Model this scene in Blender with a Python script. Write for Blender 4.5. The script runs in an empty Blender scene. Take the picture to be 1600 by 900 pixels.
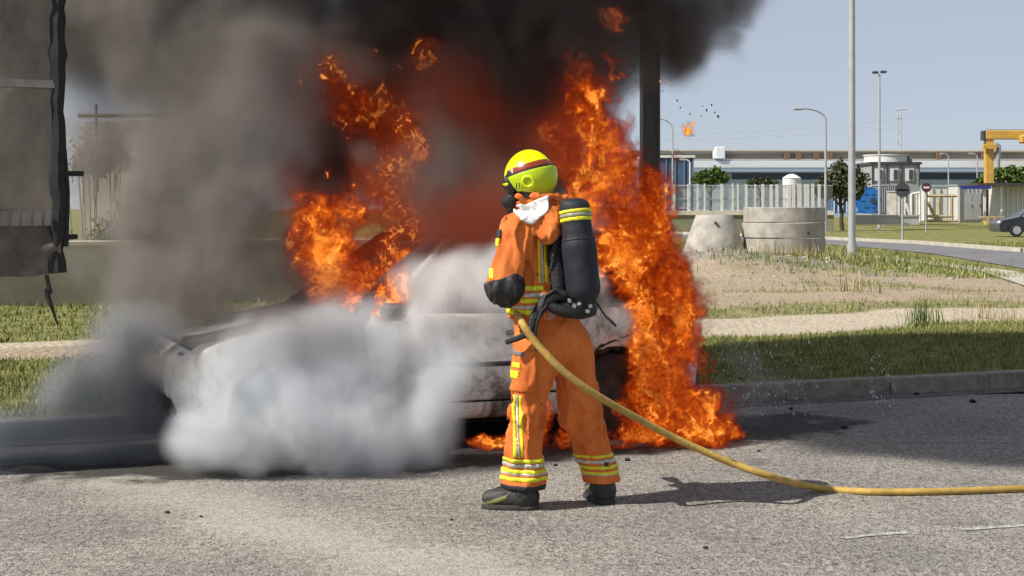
import bpy, math, time
import numpy as np
from mathutils import Vector, Matrix

T0 = time.time()
sc = bpy.context.scene
R = math.radians

# ------------------------------------------------------------------ camera, world, sun, exposure
EYE, FOC, HOR = 1.55, 2400.0, 325.0            # eye height (m), focal length and horizon row in photo pixels
cam = bpy.data.cameras.new('camera')
cam_o = bpy.data.objects.new('camera', cam)
sc.collection.objects.link(cam_o)
cam_o.location = (0, 0, EYE)
cam_o.rotation_euler = (math.pi / 2, 0, 0)
cam.sensor_width = 36
cam.lens = FOC / 1600 * 36
cam.shift_y = (HOR - 450) / 1600
cam.clip_end = 5000
sc.camera = cam_o

SUN_EL = 46.0
SUN_TO = Vector((0.91, 0.41, 0)).normalized()   # the way the shadows fall
world = bpy.data.worlds.new('World')
sc.world = world
world.use_nodes = True
wn = world.node_tree
sky = wn.nodes.new('ShaderNodeTexSky')
sky.sky_type = 'NISHITA'
sky.sun_disc = False
sky.sun_elevation = R(SUN_EL)
sky.sun_rotation = math.atan2(-SUN_TO.x, -SUN_TO.y)
sky.air_density = 1.0
sky.dust_density = 0.4
sky.ozone_density = 6.0
sky.altitude = 2500
hs = wn.nodes.new('ShaderNodeHueSaturation')          # a pale, slightly milky summer sky
hs.inputs['Saturation'].default_value = 0.72
wn.links.new(sky.outputs[0], hs.inputs['Color'])
mk = wn.nodes.new('ShaderNodeMix'); mk.data_type = 'RGBA'
mk.inputs[0].default_value = 0.62
mk.inputs[7].default_value = (6.5, 6.95, 7.9, 1)
wn.links.new(hs.outputs[0], mk.inputs[6])
wn.links.new(mk.outputs[2], wn.nodes['Background'].inputs[0])
wn.nodes['Background'].inputs[1].default_value = 0.066

sun = bpy.data.lights.new('sun', 'SUN')
sun.energy = 4.8
sun.angle = R(0.55)
sun.color = (1.0, 0.95, 0.87)
sun_o = bpy.data.objects.new('sun', sun)
sc.collection.objects.link(sun_o)
ld = Vector((SUN_TO.x * math.cos(R(SUN_EL)), SUN_TO.y * math.cos(R(SUN_EL)), -math.sin(R(SUN_EL))))
sun_o.rotation_euler = ld.to_track_quat('-Z', 'Y').to_euler()
sun_o.location = (-8, -4, 12)

vs = sc.view_settings
vs.view_transform = 'Standard'
vs.look = 'None'
vs.exposure = 0.4
vs.gamma = 1
vs.use_curve_mapping = False
cy = sc.cycles
cy.use_denoising = True
cy.use_adaptive_sampling = True
cy.adaptive_threshold = 0.03
cy.max_bounces = 6
cy.volume_bounces = 3
cy.transparent_max_bounces = 16
cy.sample_clamp_indirect = 6.0

# ------------------------------------------------------------------ helpers
def P(px, py, d):
    """photo pixel at depth d (m along the view) -> world point"""
    return Vector(((px - 800) / FOC * d, d, EYE - (py - HOR) / FOC * d))

def G(px, py):
    """photo pixel on the flat ground -> world point"""
    d = FOC * EYE / (py - HOR)
    return Vector(((px - 800) / FOC * d, d, 0))

def link(name, me, mat=None, parent=None, smooth=False):
    o = bpy.data.objects.new(name, me)
    sc.collection.objects.link(o)
    if mat is not None and not me.materials:
        for m in (mat if isinstance(mat, (list, tuple)) else [mat]):
            me.materials.append(m)
    if parent is not None:
        o.parent = parent
        o.matrix_parent_inverse = parent.matrix_world.inverted()
    if smooth and len(me.polygons):
        me.polygons.foreach_set('use_smooth', np.ones(len(me.polygons), bool))
    return o

def tag(o, label=None, cat=None, group=None, kind=None):
    for k, v in (('label', label), ('category', cat), ('group', group), ('kind', kind)):
        if v:
            o[k] = v
    return o

def empty(name, loc, label=None, cat=None, group=None):
    o = bpy.data.objects.new(name, None)
    o.empty_display_size = 0.2
    sc.collection.objects.link(o)
    o.location = loc
    o.matrix_world = Matrix.Translation(Vector(loc))
    return tag(o, label, cat, group)

def np_mesh(name, v, f):
    """mesh from numpy arrays; f is (n,3) or (n,4)"""
    me = bpy.data.meshes.new(name)
    v = np.asarray(v, np.float32).reshape(-1, 3)
    f = np.asarray(f, np.int32)
    n, k = f.shape
    me.vertices.add(len(v))
    me.vertices.foreach_set('co', v.ravel())
    me.loops.add(n * k)
    me.loops.foreach_set('vertex_index', f.ravel())
    me.polygons.add(n)
    me.polygons.foreach_set('loop_start', np.arange(0, n * k, k, dtype=np.int32))
    me.update(calc_edges=True)
    me.validate()
    return me

class MB:
    """collects boxes, tubes and prisms, then builds ONE mesh object"""
    def __init__(self):
        self.v, self.f = [], []
    def add(self, vs_, fs_):
        n = len(self.v)
        self.v += [tuple(p) for p in vs_]
        self.f += [tuple(i + n for i in q) for q in fs_]
        return self
    def box(self, c, s, rz=0.0, bev=0.0):
        hx, hy, hz = s[0] / 2, s[1] / 2, s[2] / 2
        ca, sa = math.cos(rz), math.sin(rz)
        b = min(bev, hx * .9, hy * .9)
        if b <= 0:
            ring = [(-hx, -hy), (hx, -hy), (hx, hy), (-hx, hy)]
            rows = [(-hz, 1, 1), (hz, 1, 1)]
        else:
            ring = [(-hx + b, -hy), (hx - b, -hy), (hx, -hy + b), (hx, hy - b), (hx - b, hy), (-hx + b, hy), (-hx, hy - b), (-hx, -hy + b)]
            bz = min(b, hz * .9)
            rows = [(-hz, 1 - b / hx, 1 - b / hy), (-hz + bz, 1, 1), (hz - bz, 1, 1), (hz, 1 - b / hx, 1 - b / hy)]
        k = len(ring)
        vv = []
        for z, ax, ay in rows:
            for x, y in ring:
                x, y = x * ax, y * ay
                vv.append((c[0] + x * ca - y * sa, c[1] + x * sa + y * ca, c[2] + z))
        ff = [tuple(range(k))[::-1], tuple(range(k * (len(rows) - 1), k * len(rows)))]
        for r in range(len(rows) - 1):
            for i in range(k):
                j = (i + 1) % k
                ff.append((r * k + i, r * k + j, (r + 1) * k + j, (r + 1) * k + i))
        return self.add(vv, ff)
    def tube(self, pts, rad, n=8, caps=True):
        pts = [Vector(p) for p in pts]
        if not isinstance(rad, (list, tuple)):
            rad = [rad] * len(pts)
        vv, ff = [], []
        up = Vector((0, 0, 1))
        t0 = (pts[1] - pts[0]).normalized()
        a = t0.cross(up)
        if a.length < 1e-3:
            a = t0.cross(Vector((1, 0, 0)))
        a.normalize()
        for i, p in enumerate(pts):
            t = (pts[min(i + 1, len(pts) - 1)] - pts[max(i - 1, 0)]).normalized()
            a = (a - t * a.dot(t)).normalized()
            b = t.cross(a)
            for k in range(n):
                w = 2 * math.pi * k / n
                vv.append(p + (a * math.cos(w) + b * math.sin(w)) * rad[i])
        for i in range(len(pts) - 1):
            for k in range(n):
                j = (k + 1) % n
                ff.append((i * n + k, i * n + j, (i + 1) * n + j, (i + 1) * n + k))
        if caps:
            ff += [tuple(range(n))[::-1], tuple(range((len(pts) - 1) * n, len(pts) * n))]
        return self.add(vv, ff)
    def lathe(self, c, prof, n=32, closed=True):
        """prof: (radius, z) from bottom to top"""
        vv, ff = [], []
        for r, z in prof:
            for k in range(n):
                w = 2 * math.pi * k / n
                vv.append((c[0] + r * math.cos(w), c[1] + r * math.sin(w), c[2] + z))
        for i in range(len(prof) - 1):
            for k in range(n):
                j = (k + 1) % n
                ff.append((i * n + k, i * n + j, (i + 1) * n + j, (i + 1) * n + k))
        if closed:
            ff += [tuple(range(n))[::-1], tuple(range((len(prof) - 1) * n, len(prof) * n))]
        return self.add(vv, ff)
    def prism(self, poly, a, b):
        """poly: list of points (Vector), extruded from offset vector a to offset vector b"""
        n = len(poly)
        vv = [Vector(p) + Vector(a) for p in poly] + [Vector(p) + Vector(b) for p in poly]
        ff = [tuple(range(n)), tuple(range(n, 2 * n))[::-1]]
        for i in range(n):
            j = (i + 1) % n
            ff.append((j, i, n + i, n + j))
        return self.add(vv, ff)
    def build(self, name, mat, parent=None, smooth=False):
        me = bpy.data.meshes.new(name)
        me.from_pydata(self.v, [], self.f)
        me.validate()
        import bmesh
        bm = bmesh.new(); bm.from_mesh(me)
        bmesh.ops.recalc_face_normals(bm, faces=bm.faces)
        bm.to_mesh(me); bm.free()
        o = link(name, me, mat, parent)
        if smooth:
            me.polygons.foreach_set('use_smooth', np.ones(len(me.polygons), bool))
            try:
                me.set_sharp_from_angle(angle=R(40))
            except Exception:
                pass
        return o

# ---- materials
def mat(name, col, rough=0.7, metal=0.0, var=0.0, scale=6.0, col2=None, bump=0.0, bscale=None, spec=0.5, detail=6.0, contrast=(0.35, 0.65), stretch=(1, 1, 1), emit=None, estr=0.0, alpha=None):
    m = bpy.data.materials.new(name)
    m.use_nodes = True
    nt = m.node_tree
    b = nt.nodes['Principled BSDF']
    b.inputs['Roughness'].default_value = rough
    b.inputs['Metallic'].default_value = metal
    b.inputs['Specular IOR Level'].default_value = spec
    b.inputs['Base Color'].default_value = (*col, 1)
    if var or col2 or bump:
        tc = nt.nodes.new('ShaderNodeTexCoord')
        mp = nt.nodes.new('ShaderNodeMapping')
        mp.inputs['Scale'].default_value = stretch
        nt.links.new(tc.outputs['Object'], mp.inputs[0])
    if var or col2:
        n = nt.nodes.new('ShaderNodeTexNoise')
        n.inputs['Scale'].default_value = scale
        n.inputs['Detail'].default_value = detail
        n.inputs['Roughness'].default_value = 0.62
        nt.links.new(mp.outputs[0], n.inputs[0])
        r = nt.nodes.new('ShaderNodeValToRGB')
        c2 = col2 or tuple(c * (1 - var) for c in col)
        r.color_ramp.elements[0].position, r.color_ramp.elements[1].position = contrast
        r.color_ramp.elements[0].color = (*c2, 1)
        r.color_ramp.elements[1].color = (*col, 1)
        nt.links.new(n.outputs['Fac'], r.inputs[0])
        nt.links.new(r.outputs[0], b.inputs['Base Color'])
    if bump:
        n2 = nt.nodes.new('ShaderNodeTexNoise')
        n2.inputs['Scale'].default_value = bscale or scale * 4
        n2.inputs['Detail'].default_value = 5
        nt.links.new(mp.outputs[0], n2.inputs[0])
        bp = nt.nodes.new('ShaderNodeBump')
        bp.inputs['Strength'].default_value = bump
        bp.inputs['Distance'].default_value = 0.02
        nt.links.new(n2.outputs['Fac'], bp.inputs['Height'])
        nt.links.new(bp.outputs[0], b.inputs['Normal'])
    if emit:
        b.inputs['Emission Color'].default_value = (*emit, 1)
        b.inputs['Emission Strength'].default_value = estr
    return m

# ---- numpy fields: spectral noise, distance fields, surface nets, voxel volumes
def spec_noise(shape, beta, seed, scale=(1, 1, 1), kmin=0.0, kmax=None):
    rng = np.random.default_rng(seed)
    F = np.fft.rfftn(rng.standard_normal(shape).astype(np.float32))
    kx = np.fft.fftfreq(shape[0])[:, None, None] * scale[0]
    ky = np.fft.fftfreq(shape[1])[None, :, None] * scale[1]
    kz = np.fft.rfftfreq(shape[2])[None, None, :] * scale[2]
    k = np.sqrt(kx ** 2 + ky ** 2 + kz ** 2)
    A = (k ** 2 + kmin ** 2 + 1e-12) ** (-beta / 2)
    if kmax:
        A *= np.exp(-(k / kmax) ** 2)
    A[0, 0, 0] = 0
    n = np.fft.irfftn(F * A, s=shape)
    return (n / n.std()).astype(np.float32)

class Grid:
    def __init__(self, lo, hi, h):
        self.lo = np.array(lo, np.float32)
        self.n = tuple(int(round((hi[i] - lo[i]) / h)) + 1 for i in range(3))
        self.hi = self.lo + (np.array(self.n) - 1) * h
        self.h = h
        ax = [np.linspace(self.lo[i], self.hi[i], self.n[i], dtype=np.float32) for i in range(3)]
        self.X, self.Y, self.Z = np.meshgrid(*ax, indexing='ij', sparse=True)
    def sphere(self, c, r, s=(1, 1, 1)):
        q = np.sqrt(((self.X - c[0]) / s[0]) ** 2 + ((self.Y - c[1]) / s[1]) ** 2 + ((self.Z - c[2]) / s[2]) ** 2)
        return (q - r) * min(s)
    def cone(self, a, b, ra, rb):
        a, b = np.array(a, np.float32), np.array(b, np.float32)
        ab = b - a
        px, py, pz = self.X - a[0], self.Y - a[1], self.Z - a[2]
        t = np.clip((px * ab[0] + py * ab[1] + pz * ab[2]) / (ab @ ab + 1e-9), 0, 1)
        return np.sqrt((px - t * ab[0]) ** 2 + (py - t * ab[1]) ** 2 + (pz - t * ab[2]) ** 2) - (ra + (rb - ra) * t)
    def plane(self, p, n):
        n = np.array(n, np.float32); n = n / np.linalg.norm(n)
        return (self.X - p[0]) * n[0] + (self.Y - p[1]) * n[1] + (self.Z - p[2]) * n[2]
    def slab(self, p, n, half):
        return np.abs(self.plane(p, n)) - half
    def box(self, c, s, ax=None):
        """c centre, s half sizes, ax = 3 axis vectors"""
        ax = ax or ((1, 0, 0), (0, 1, 0), (0, 0, 1))
        d = [np.abs(self.plane(c, ax[i])) - s[i] for i in range(3)]
        return np.maximum(np.maximum(d[0], d[1]), d[2])

def smin(a, b, k=0.05):
    h = np.clip(0.5 + 0.5 * (b - a) / k, 0, 1)
    return b + (a - b) * h - k * h * (1 - h)

def smax(a, b, k=0.05):
    return -smin(-a, -b, k)

_C = np.array([(i, j, k) for i in (0, 1) for j in (0, 1) for k in (0, 1)])
_E = [(a, b) for a in range(8) for b in range(a + 1, 8) if np.abs(_C[a] - _C[b]).sum() == 1]
def surface(g, f):
    """surface nets of the zero level of f (negative inside) on grid g -> verts, quads"""
    f = np.broadcast_to(f, g.n)
    ins = f < 0
    cnt = np.zeros(tuple(n - 1 for n in g.n), np.int8)
    for c in _C:
        cnt += ins[c[0]:g.n[0] - 1 + c[0], c[1]:g.n[1] - 1 + c[1], c[2]:g.n[2] - 1 + c[2]]
    cells = np.argwhere((cnt > 0) & (cnt < 8))
    if len(cells) == 0:
        return np.zeros((0, 3)), np.zeros((0, 4), int)
    idx = -np.ones(cnt.shape, np.int32)
    idx[tuple(cells.T)] = np.arange(len(cells))
    val = np.stack([f[tuple((cells + c).T)] for c in _C], 1)
    acc = np.zeros((len(cells), 3)); num = np.zeros(len(cells))
    for a, b in _E:
        m = (val[:, a] < 0) != (val[:, b] < 0)
        t = val[m, a] / (val[m, a] - val[m, b])
        acc[m] += _C[a] + t[:, None] * (_C[b] - _C[a])
        num[m] += 1
    v = (cells + acc / num[:, None]) * g.h + g.lo
    quads = []
    for ax in range(3):
        sl0 = [slice(None)] * 3; sl1 = [slice(None)] * 3
        sl0[ax] = slice(0, -1); sl1[ax] = slice(1, None)
        a, b = ins[tuple(sl0)], ins[tuple(sl1)]
        e = np.argwhere(a != b)
        u, w = (ax + 1) % 3, (ax + 2) % 3
        ok = (e[:, u] > 0) & (e[:, w] > 0) & (e[:, u] < g.n[u] - 1) & (e[:, w] < g.n[w] - 1)
        e = e[ok]
        s = a[tuple(e.T)]
        du = np.zeros(3, int); du[u] = 1
        dw = np.zeros(3, int); dw[w] = 1
        q = np.stack([idx[tuple((e - du - dw).T)], idx[tuple((e - dw).T)], idx[tuple(e.T)], idx[tuple((e - du).T)]], 1)
        q[~s] = q[~s][:, ::-1]
        quads.append(q)
    return v, np.concatenate(quads)

def shape(name, g, f, mt, parent=None, smooth=True):
    v, q = surface(g, f)
    return link(name, np_mesh(name, v, q), mt, parent, smooth)

def volume(name, g, arr, mt):
    """a voxel volume (density grid) made in memory from a numpy array"""
    arr = np.ascontiguousarray(np.broadcast_to(arr, g.n), np.float32)
    me = bpy.data.meshes.new(name)
    me.vertices.add(arr.size)
    me.attributes.new('d', 'FLOAT', 'POINT').data.foreach_set('value', arr.ravel())
    o = bpy.data.objects.new(name, me)
    sc.collection.objects.link(o)
    t = bpy.data.node_groups.new(name, 'GeometryNodeTree')
    t.interface.new_socket('Geometry', in_out='INPUT', socket_type='NodeSocketGeometry')
    t.interface.new_socket('Geometry', in_out='OUTPUT', socket_type='NodeSocketGeometry')
    N, L = t.nodes.new, t.links.new
    gi, go, vc = N('NodeGroupInput'), N('NodeGroupOutput'), N('GeometryNodeVolumeCube')
    vc.inputs['Min'].default_value = g.lo
    vc.inputs['Max'].default_value = g.hi
    for k, r in zip('XYZ', g.n):
        vc.inputs['Resolution ' + k].default_value = r
    pos = N('GeometryNodeInputPosition').outputs[0]
    for op, b in (('SUBTRACT', g.lo), ('DIVIDE', (g.h,) * 3), ('ADD', (.5,) * 3), ('FLOOR', None)):
        n = N('ShaderNodeVectorMath'); n.operation = op
        L(pos, n.inputs[0])
        if b is not None:
            n.inputs[1].default_value = b
        pos = n.outputs[0]
    dt = N('ShaderNodeVectorMath'); dt.operation = 'DOT_PRODUCT'
    L(pos, dt.inputs[0]); dt.inputs[1].default_value = (g.n[1] * g.n[2], g.n[2], 1)
    si = N('GeometryNodeSampleIndex'); si.data_type = 'FLOAT'; si.domain = 'POINT'
    na = N('GeometryNodeInputNamedAttribute'); na.data_type = 'FLOAT'; na.inputs['Name'].default_value = 'd'
    L(gi.outputs[0], si.inputs['Geometry']); L(na.outputs['Attribute'], si.inputs['Value']); L(dt.outputs['Value'], si.inputs['Index'])
    L(si.outputs[0], vc.inputs['Density'])
    sm = N('GeometryNodeSetMaterial'); sm.inputs['Material'].default_value = mt
    L(vc.outputs[0], sm.inputs[0]); L(sm.outputs[0], go.inputs[0])
    o.modifiers.new('voxels', 'NODES').node_group = t
    me.materials.append(mt)
    return o

def vol_mat(name, col, dens, aniso=0.0, emit=None, estr=0.0, epow=1.0):
    m = bpy.data.materials.new(name)
    m.use_nodes = True
    nt = m.node_tree
    nt.nodes.clear()
    out = nt.nodes.new('ShaderNodeOutputMaterial')
    pv = nt.nodes.new('ShaderNodeVolumePrincipled')
    pv.inputs['Color'].default_value = (*col, 1)
    pv.inputs['Anisotropy'].default_value = aniso
    pv.inputs['Density Attribute'].default_value = ''
    at = nt.nodes.new('ShaderNodeAttribute'); at.attribute_name = 'density'
    def mul(src, k):
        n = nt.nodes.new('ShaderNodeMath'); n.operation = 'MULTIPLY'; n.inputs[1].default_value = k
        nt.links.new(src, n.inputs[0]); return n.outputs[0]
    nt.links.new(mul(at.outputs['Fac'], dens), pv.inputs['Density'])
    if emit:
        if isinstance(emit[0], (tuple, list)):
            cr = nt.nodes.new('ShaderNodeValToRGB')
            el = cr.color_ramp.elements
            while len(el) < len(emit):
                el.new(0.5)
            for e, (p_, c_) in zip(el, emit):
                e.position = p_; e.color = (*c_, 1)
            nt.links.new(at.outputs['Fac'], cr.inputs[0])
            nt.links.new(cr.outputs[0], pv.inputs['Emission Color'])
        else:
            pv.inputs['Emission Color'].default_value = (*emit, 1)
        pw = nt.nodes.new('ShaderNodeMath'); pw.operation = 'POWER'; pw.inputs[1].default_value = epow
        nt.links.new(at.outputs['Fac'], pw.inputs[0])
        nt.links.new(mul(pw.outputs[0], estr), pv.inputs['Emission Strength'])
    nt.links.new(pv.outputs[0], out.inputs['Volume'])
    return m

# ------------------------------------------------------------------ the setting: road, kerb, verge, paths
KA = np.array([-3.4, 10.2]); KD = np.array([0.929, 0.370]); KN = np.array([-0.370, 0.929])
def TS(t, s, z=0.0):
    p = KA + KD * t + KN * s
    return Vector((p[0], p[1], z))
KYAW = math.atan2(KD[1], KD[0])

def road_material():
    m = bpy.data.materials.new('worn_asphalt')
    m.use_nodes = True
    nt = m.node_tree
    N, L = nt.nodes.new, nt.links.new
    b = nt.nodes['Principled BSDF']
    b.inputs['Roughness'].default_value = 0.85
    b.inputs['Specular IOR Level'].default_value = 0.3
    tc = N('ShaderNodeTexCoord').outputs['Object']
    def noise(scale, detail=3, rough=.6, dist=0.0, stretch=None, rot=0):
        n = N('ShaderNodeTexNoise')
        n.inputs['Scale'].default_value = scale; n.inputs['Detail'].default_value = detail
        n.inputs['Roughness'].default_value = rough; n.inputs['Distortion'].default_value = dist
        src = tc
        if stretch:
            mp = N('ShaderNodeMapping'); mp.inputs['Scale'].default_value = stretch; mp.inputs['Rotation'].default_value = (0, 0, rot)
            L(tc, mp.inputs[0]); src = mp.outputs[0]
        L(src, n.inputs[0]); return n.outputs['Fac']
    def ramp(src, stops):
        r = N('ShaderNodeValToRGB'); el = r.color_ramp.elements
        while len(el) < len(stops): el.new(.5)
        for e, (p_, c) in zip(el, stops):
            e.position = p_; e.color = (c, c, c, 1) if not isinstance(c, tuple) else (*c, 1)
        L(src, r.inputs[0]); return r.outputs[0]
    def mix(fac, a, c, mode='MIX', f=1.0):
        x = N('ShaderNodeMix'); x.data_type = 'RGBA'; x.blend_type = mode
        if isinstance(fac, float): x.inputs[0].default_value = fac
        else: L(fac, x.inputs[0])
        for s_, v_ in ((6, a), (7, c)):
            if isinstance(v_, tuple): x.inputs[s_].default_value = (*v_, 1)
            else: L(v_, x.inputs[s_])
        return x.outputs[2]
    # aggregate: stones pale, tar dark, joined by a wandering worn pattern
    g1 = noise(38, 2, .5, 1.2, (1, .62, 1))
    g2 = noise(95, 2, .6)
    vo = N('ShaderNodeTexVoronoi'); vo.inputs['Scale'].default_value = 62; vo.feature = 'DISTANCE_TO_EDGE'; L(tc, vo.inputs[0])
    stones = ramp(vo.outputs[0], [(.0, .0), (.12, 1.0)])
    grain = mix(.6, g1, g2)
    gr = ramp(grain, [(.40, (.07, .064, .058)), (.5, (.25, .238, .222)), (.61, (.44, .425, .40))])
    base = mix(mix(.35, (1., 1., 1.), stones, 'MULTIPLY'), (.055, .052, .05), gr)
    # broad wear: pale dusty wheel tracks, darker tar patches
    big = ramp(noise(.55, 5, .6, .4), [(.32, (.76, .74, .72)), (.68, (1.24, 1.19, 1.11))])
    base = mix(1.0, base, big, 'MULTIPLY')
    # pale sandy streak drifting across the lane
    sep = N('ShaderNodeSeparateXYZ'); L(tc, sep.inputs[0])
    def math_(op, a, b_=None):
        n = N('ShaderNodeMath'); n.operation = op
        for i, v_ in enumerate((a, b_)):
            if v_ is None: continue
            if isinstance(v_, (int, float)): n.inputs[i].default_value = v_
            else: L(v_, n.inputs[i])
        return n.outputs[0]
    # line from (-2.35, 8.9) to (-.35, 6.6)
    q = math_('ADD', math_('MULTIPLY', sep.outputs[0], 2.3), math_('MULTIPLY', sep.outputs[1], 2.0))
    q = math_('DIVIDE', math_('SUBTRACT', q, 12.40), 3.05)
    q = math_('ADD', q, math_('MULTIPLY', math_('SUBTRACT', noise(1.3, 4), .5), .8))
    st = math_('SUBTRACT', 1.0, math_('DIVIDE', math_('ABSOLUTE', q), .52))
    st = math_('MAXIMUM', math_('MINIMUM', math_('MULTIPLY', st, 1.3), 1.0), 0.0)
    st = math_('MULTIPLY', st, math_('ADD', .25, math_('MULTIPLY', g1, .9)))
    base = mix(math_('MULTIPLY', st, .62), base, (.46, .43, .37))
    # scuffed pale scratches
    scr = ramp(noise(2.2, 4, .55, .3, (1.2, 9, 1), R(-24)), [(.66, 0.0), (.72, 1.0)])
    base = mix(math_('MULTIPLY', scr, math_('MULTIPLY', g2, 1.1)), base, (.50, .48, .45))
    scr2 = ramp(noise(1.6, 4, .6, .5, (9, 1.1, 1), R(-55)), [(.68, 0.0), (.74, 1.0)])
    base = mix(math_('MULTIPLY', scr2, .5), base, (.46, .45, .42))
    drk = ramp(noise(1.1, 5, .6, .6, (1, 2.6, 1), R(-22)), [(.60, 0.0), (.70, 1.0)])
    base = mix(math_('MULTIPLY', drk, .45), base, (.075, .07, .066))
    # soot and oil burnt into the road round the car
    dx = math_('DIVIDE', math_('SUBTRACT', sep.outputs[0], -.2), 2.9)
    dy = math_('DIVIDE', math_('SUBTRACT', math_('SUBTRACT', sep.outputs[1], math_('MULTIPLY', sep.outputs[0], .39)), 10.25), 1.05)
    rr = math_('SQRT', math_('ADD', math_('MULTIPLY', dx, dx), math_('MULTIPLY', dy, dy)))
    rr = math_('ADD', rr, math_('MULTIPLY', math_('SUBTRACT', noise(2.4, 5, .65), .5), .9))
    soot = ramp(rr, [(.86, 1.0), (1.22, 0.0)])
    base = mix(math_('MULTIPLY', soot, .88), base, (.012, .012, .012))
    L(base, b.inputs['Base Color'])
    bp = N('ShaderNodeBump'); bp.inputs['Strength'].default_value = .9; bp.inputs['Distance'].default_value = .012
    L(grain, bp.inputs['Height']); L(bp.outputs[0], b.inputs['Normal'])
    return m

M_ROAD = road_material()
# the near road, as one sheet that also runs on under everything to the horizon
rv = []
xs = np.concatenate([np.linspace(-1500, -40, 12), np.linspace(-30, 30, 61), np.linspace(40, 1500, 12)])
ys = np.concatenate([np.linspace(-60, -5, 8), np.linspace(0, 16, 65), np.linspace(20, 60, 12), np.linspace(100, 3000, 16)])
gx, gy = np.meshgrid(xs, ys, indexing='ij')
v = np.stack([gx, gy, np.where(gy < 13, 0, -.02) * np.ones_like(gx)], -1).reshape(-1, 3)
nx_, ny_ = gx.shape
ii = (np.arange(nx_ - 1)[:, None] * ny_ + np.arange(ny_ - 1)[None, :]).ravel()
f = np.stack([ii, ii + ny_, ii + ny_ + 1, ii + 1], 1)
road = tag(link('road', np_mesh('road', v, f), M_ROAD), 'pale worn asphalt road in the foreground', None, None, 'structure')

# verge terrain beyond the kerb (one sheet), with the dirt mound under the concrete rings
rng = np.random.default_rng(11)
def sstep(a, b, x):
    q = np.clip((x - a) / (b - a), 0, 1); return q * q * (3 - 2 * q)
def vnoise(x, y, scale, seed):
    r = np.random.default_rng(seed).random((64, 64))
    u, w = x * scale, y * scale
    i, j = np.floor(u).astype(int), np.floor(w).astype(int)
    a, b = u - i, w - j
    a, b = a * a * (3 - 2 * a), b * b * (3 - 2 * b)
    R_ = lambda p, q: r[p % 64, q % 64]
    return (R_(i, j) * (1 - a) + R_(i + 1, j) * a) * (1 - b) + (R_(i, j + 1) * (1 - a) + R_(i + 1, j + 1) * a) * b
def height(x, y):
    h = 0.13 + 0 * x
    near = np.clip((y - 14) / 8, 0, 1) * (1 - sstep(40, 48, y)) * (1 - sstep(8.3, 10, x + 0 * y))
    h = h + near * ((vnoise(x, y, .35, 1) - .5) * .16 + (vnoise(x, y, 1.3, 2) - .5) * .07)
    m = np.exp(-((x - 5.1) / 2.5) ** 2 - ((y - 34.8) / 3.2) ** 2)
    h = h + .42 * m * (1 + (vnoise(x, y, 1.1, 3) - .5) * .35 + (vnoise(x, y, 3.3, 4) - .5) * .25)
    m2 = np.exp(-((x - 4.6) / 1.2) ** 2 - ((y - 32.5) / 1.8) ** 2)
    return h + .25 * m2
def ts_of(x, y):
    return (x - KA[0]) * KD[0] + (y - KA[1]) * KD[1], (x - KA[0]) * KN[0] + (y - KA[1]) * KN[1]
def cover(x, y):
    """how much grass (0..1) and how much pale trodden path lies at x, y"""
    t, s = ts_of(x, y)
    wob = (vnoise(x, y, .6, 7) - .5) * .9
    left = sstep(-1.0, -2.6, x)
    p = sstep(4.25, 4.6, s + wob * .6) * sstep(7.0, 6.5, s + wob * .5) * (1 - left)
    p = np.maximum(p, left * sstep(5.55, 5.75, s + wob * .2) * sstep(6.3, 6.1, s + wob * .2))
    g = sstep(4.7, 4.3, s + wob * .6)
    strip = sstep(6.5, 6.9, s + wob) * sstep(9.0, 8.0, s + wob) * .55
    g = np.maximum(g, strip)
    g = np.maximum(g, .5 * sstep(.45, .8, vnoise(x, y * 2.2, .5, 8) * .6 + .4 * vnoise(x, y, 1.7, 9)) * (s > 8))
    g = np.maximum(g, left * (s > 6.1) * .95)
    g = np.maximum(g, sstep(6.2, 7.8, x + wob * 1.5) * sstep(29.5, 32.5, y + wob * 3) * .95)
    g = np.maximum(g, sstep(41, 44, y) * sstep(100, 92, y) * .95)
    g = g * (1 - p)
    return g, p
sv = np.concatenate([np.arange(.15, 8, .12), np.arange(8, 40, .28), 40 * 1.09 ** np.arange(0, 42)])
uv = np.linspace(-1, 1, 420)
S_, U_ = np.meshgrid(sv, uv, indexing='ij')
T_ = 6 + U_ * (16 + S_ * 1.1)
gx = KA[0] + KD[0] * T_ + KN[0] * S_
gy = KA[1] + KD[1] * T_ + KN[1] * S_
gz = height(gx, gy)
nx_, ny_ = gx.shape
ii = (np.arange(nx_ - 1)[:, None] * ny_ + np.arange(ny_ - 1)[None, :]).ravel()
f = np.stack([ii, ii + 1, ii + ny_ + 1, ii + ny_], 1)
me = np_mesh('verge', np.stack([gx, gy, gz], -1), f[:, ::-1])
ga, pa = cover(gx, gy)
mo = np.exp(-((gx - 5.4) / 3.0) ** 2 - ((gy - 35.5) / 5.0) ** 2)
for nm, ar in (('grass_cover', ga), ('path_cover', pa), ('spoil_cover', np.clip(mo * 1.8 - .5, 0, 1))):
    me.attributes.new(nm, 'FLOAT', 'POINT').data.foreach_set('value', ar.astype(np.float32).ravel())

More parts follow.
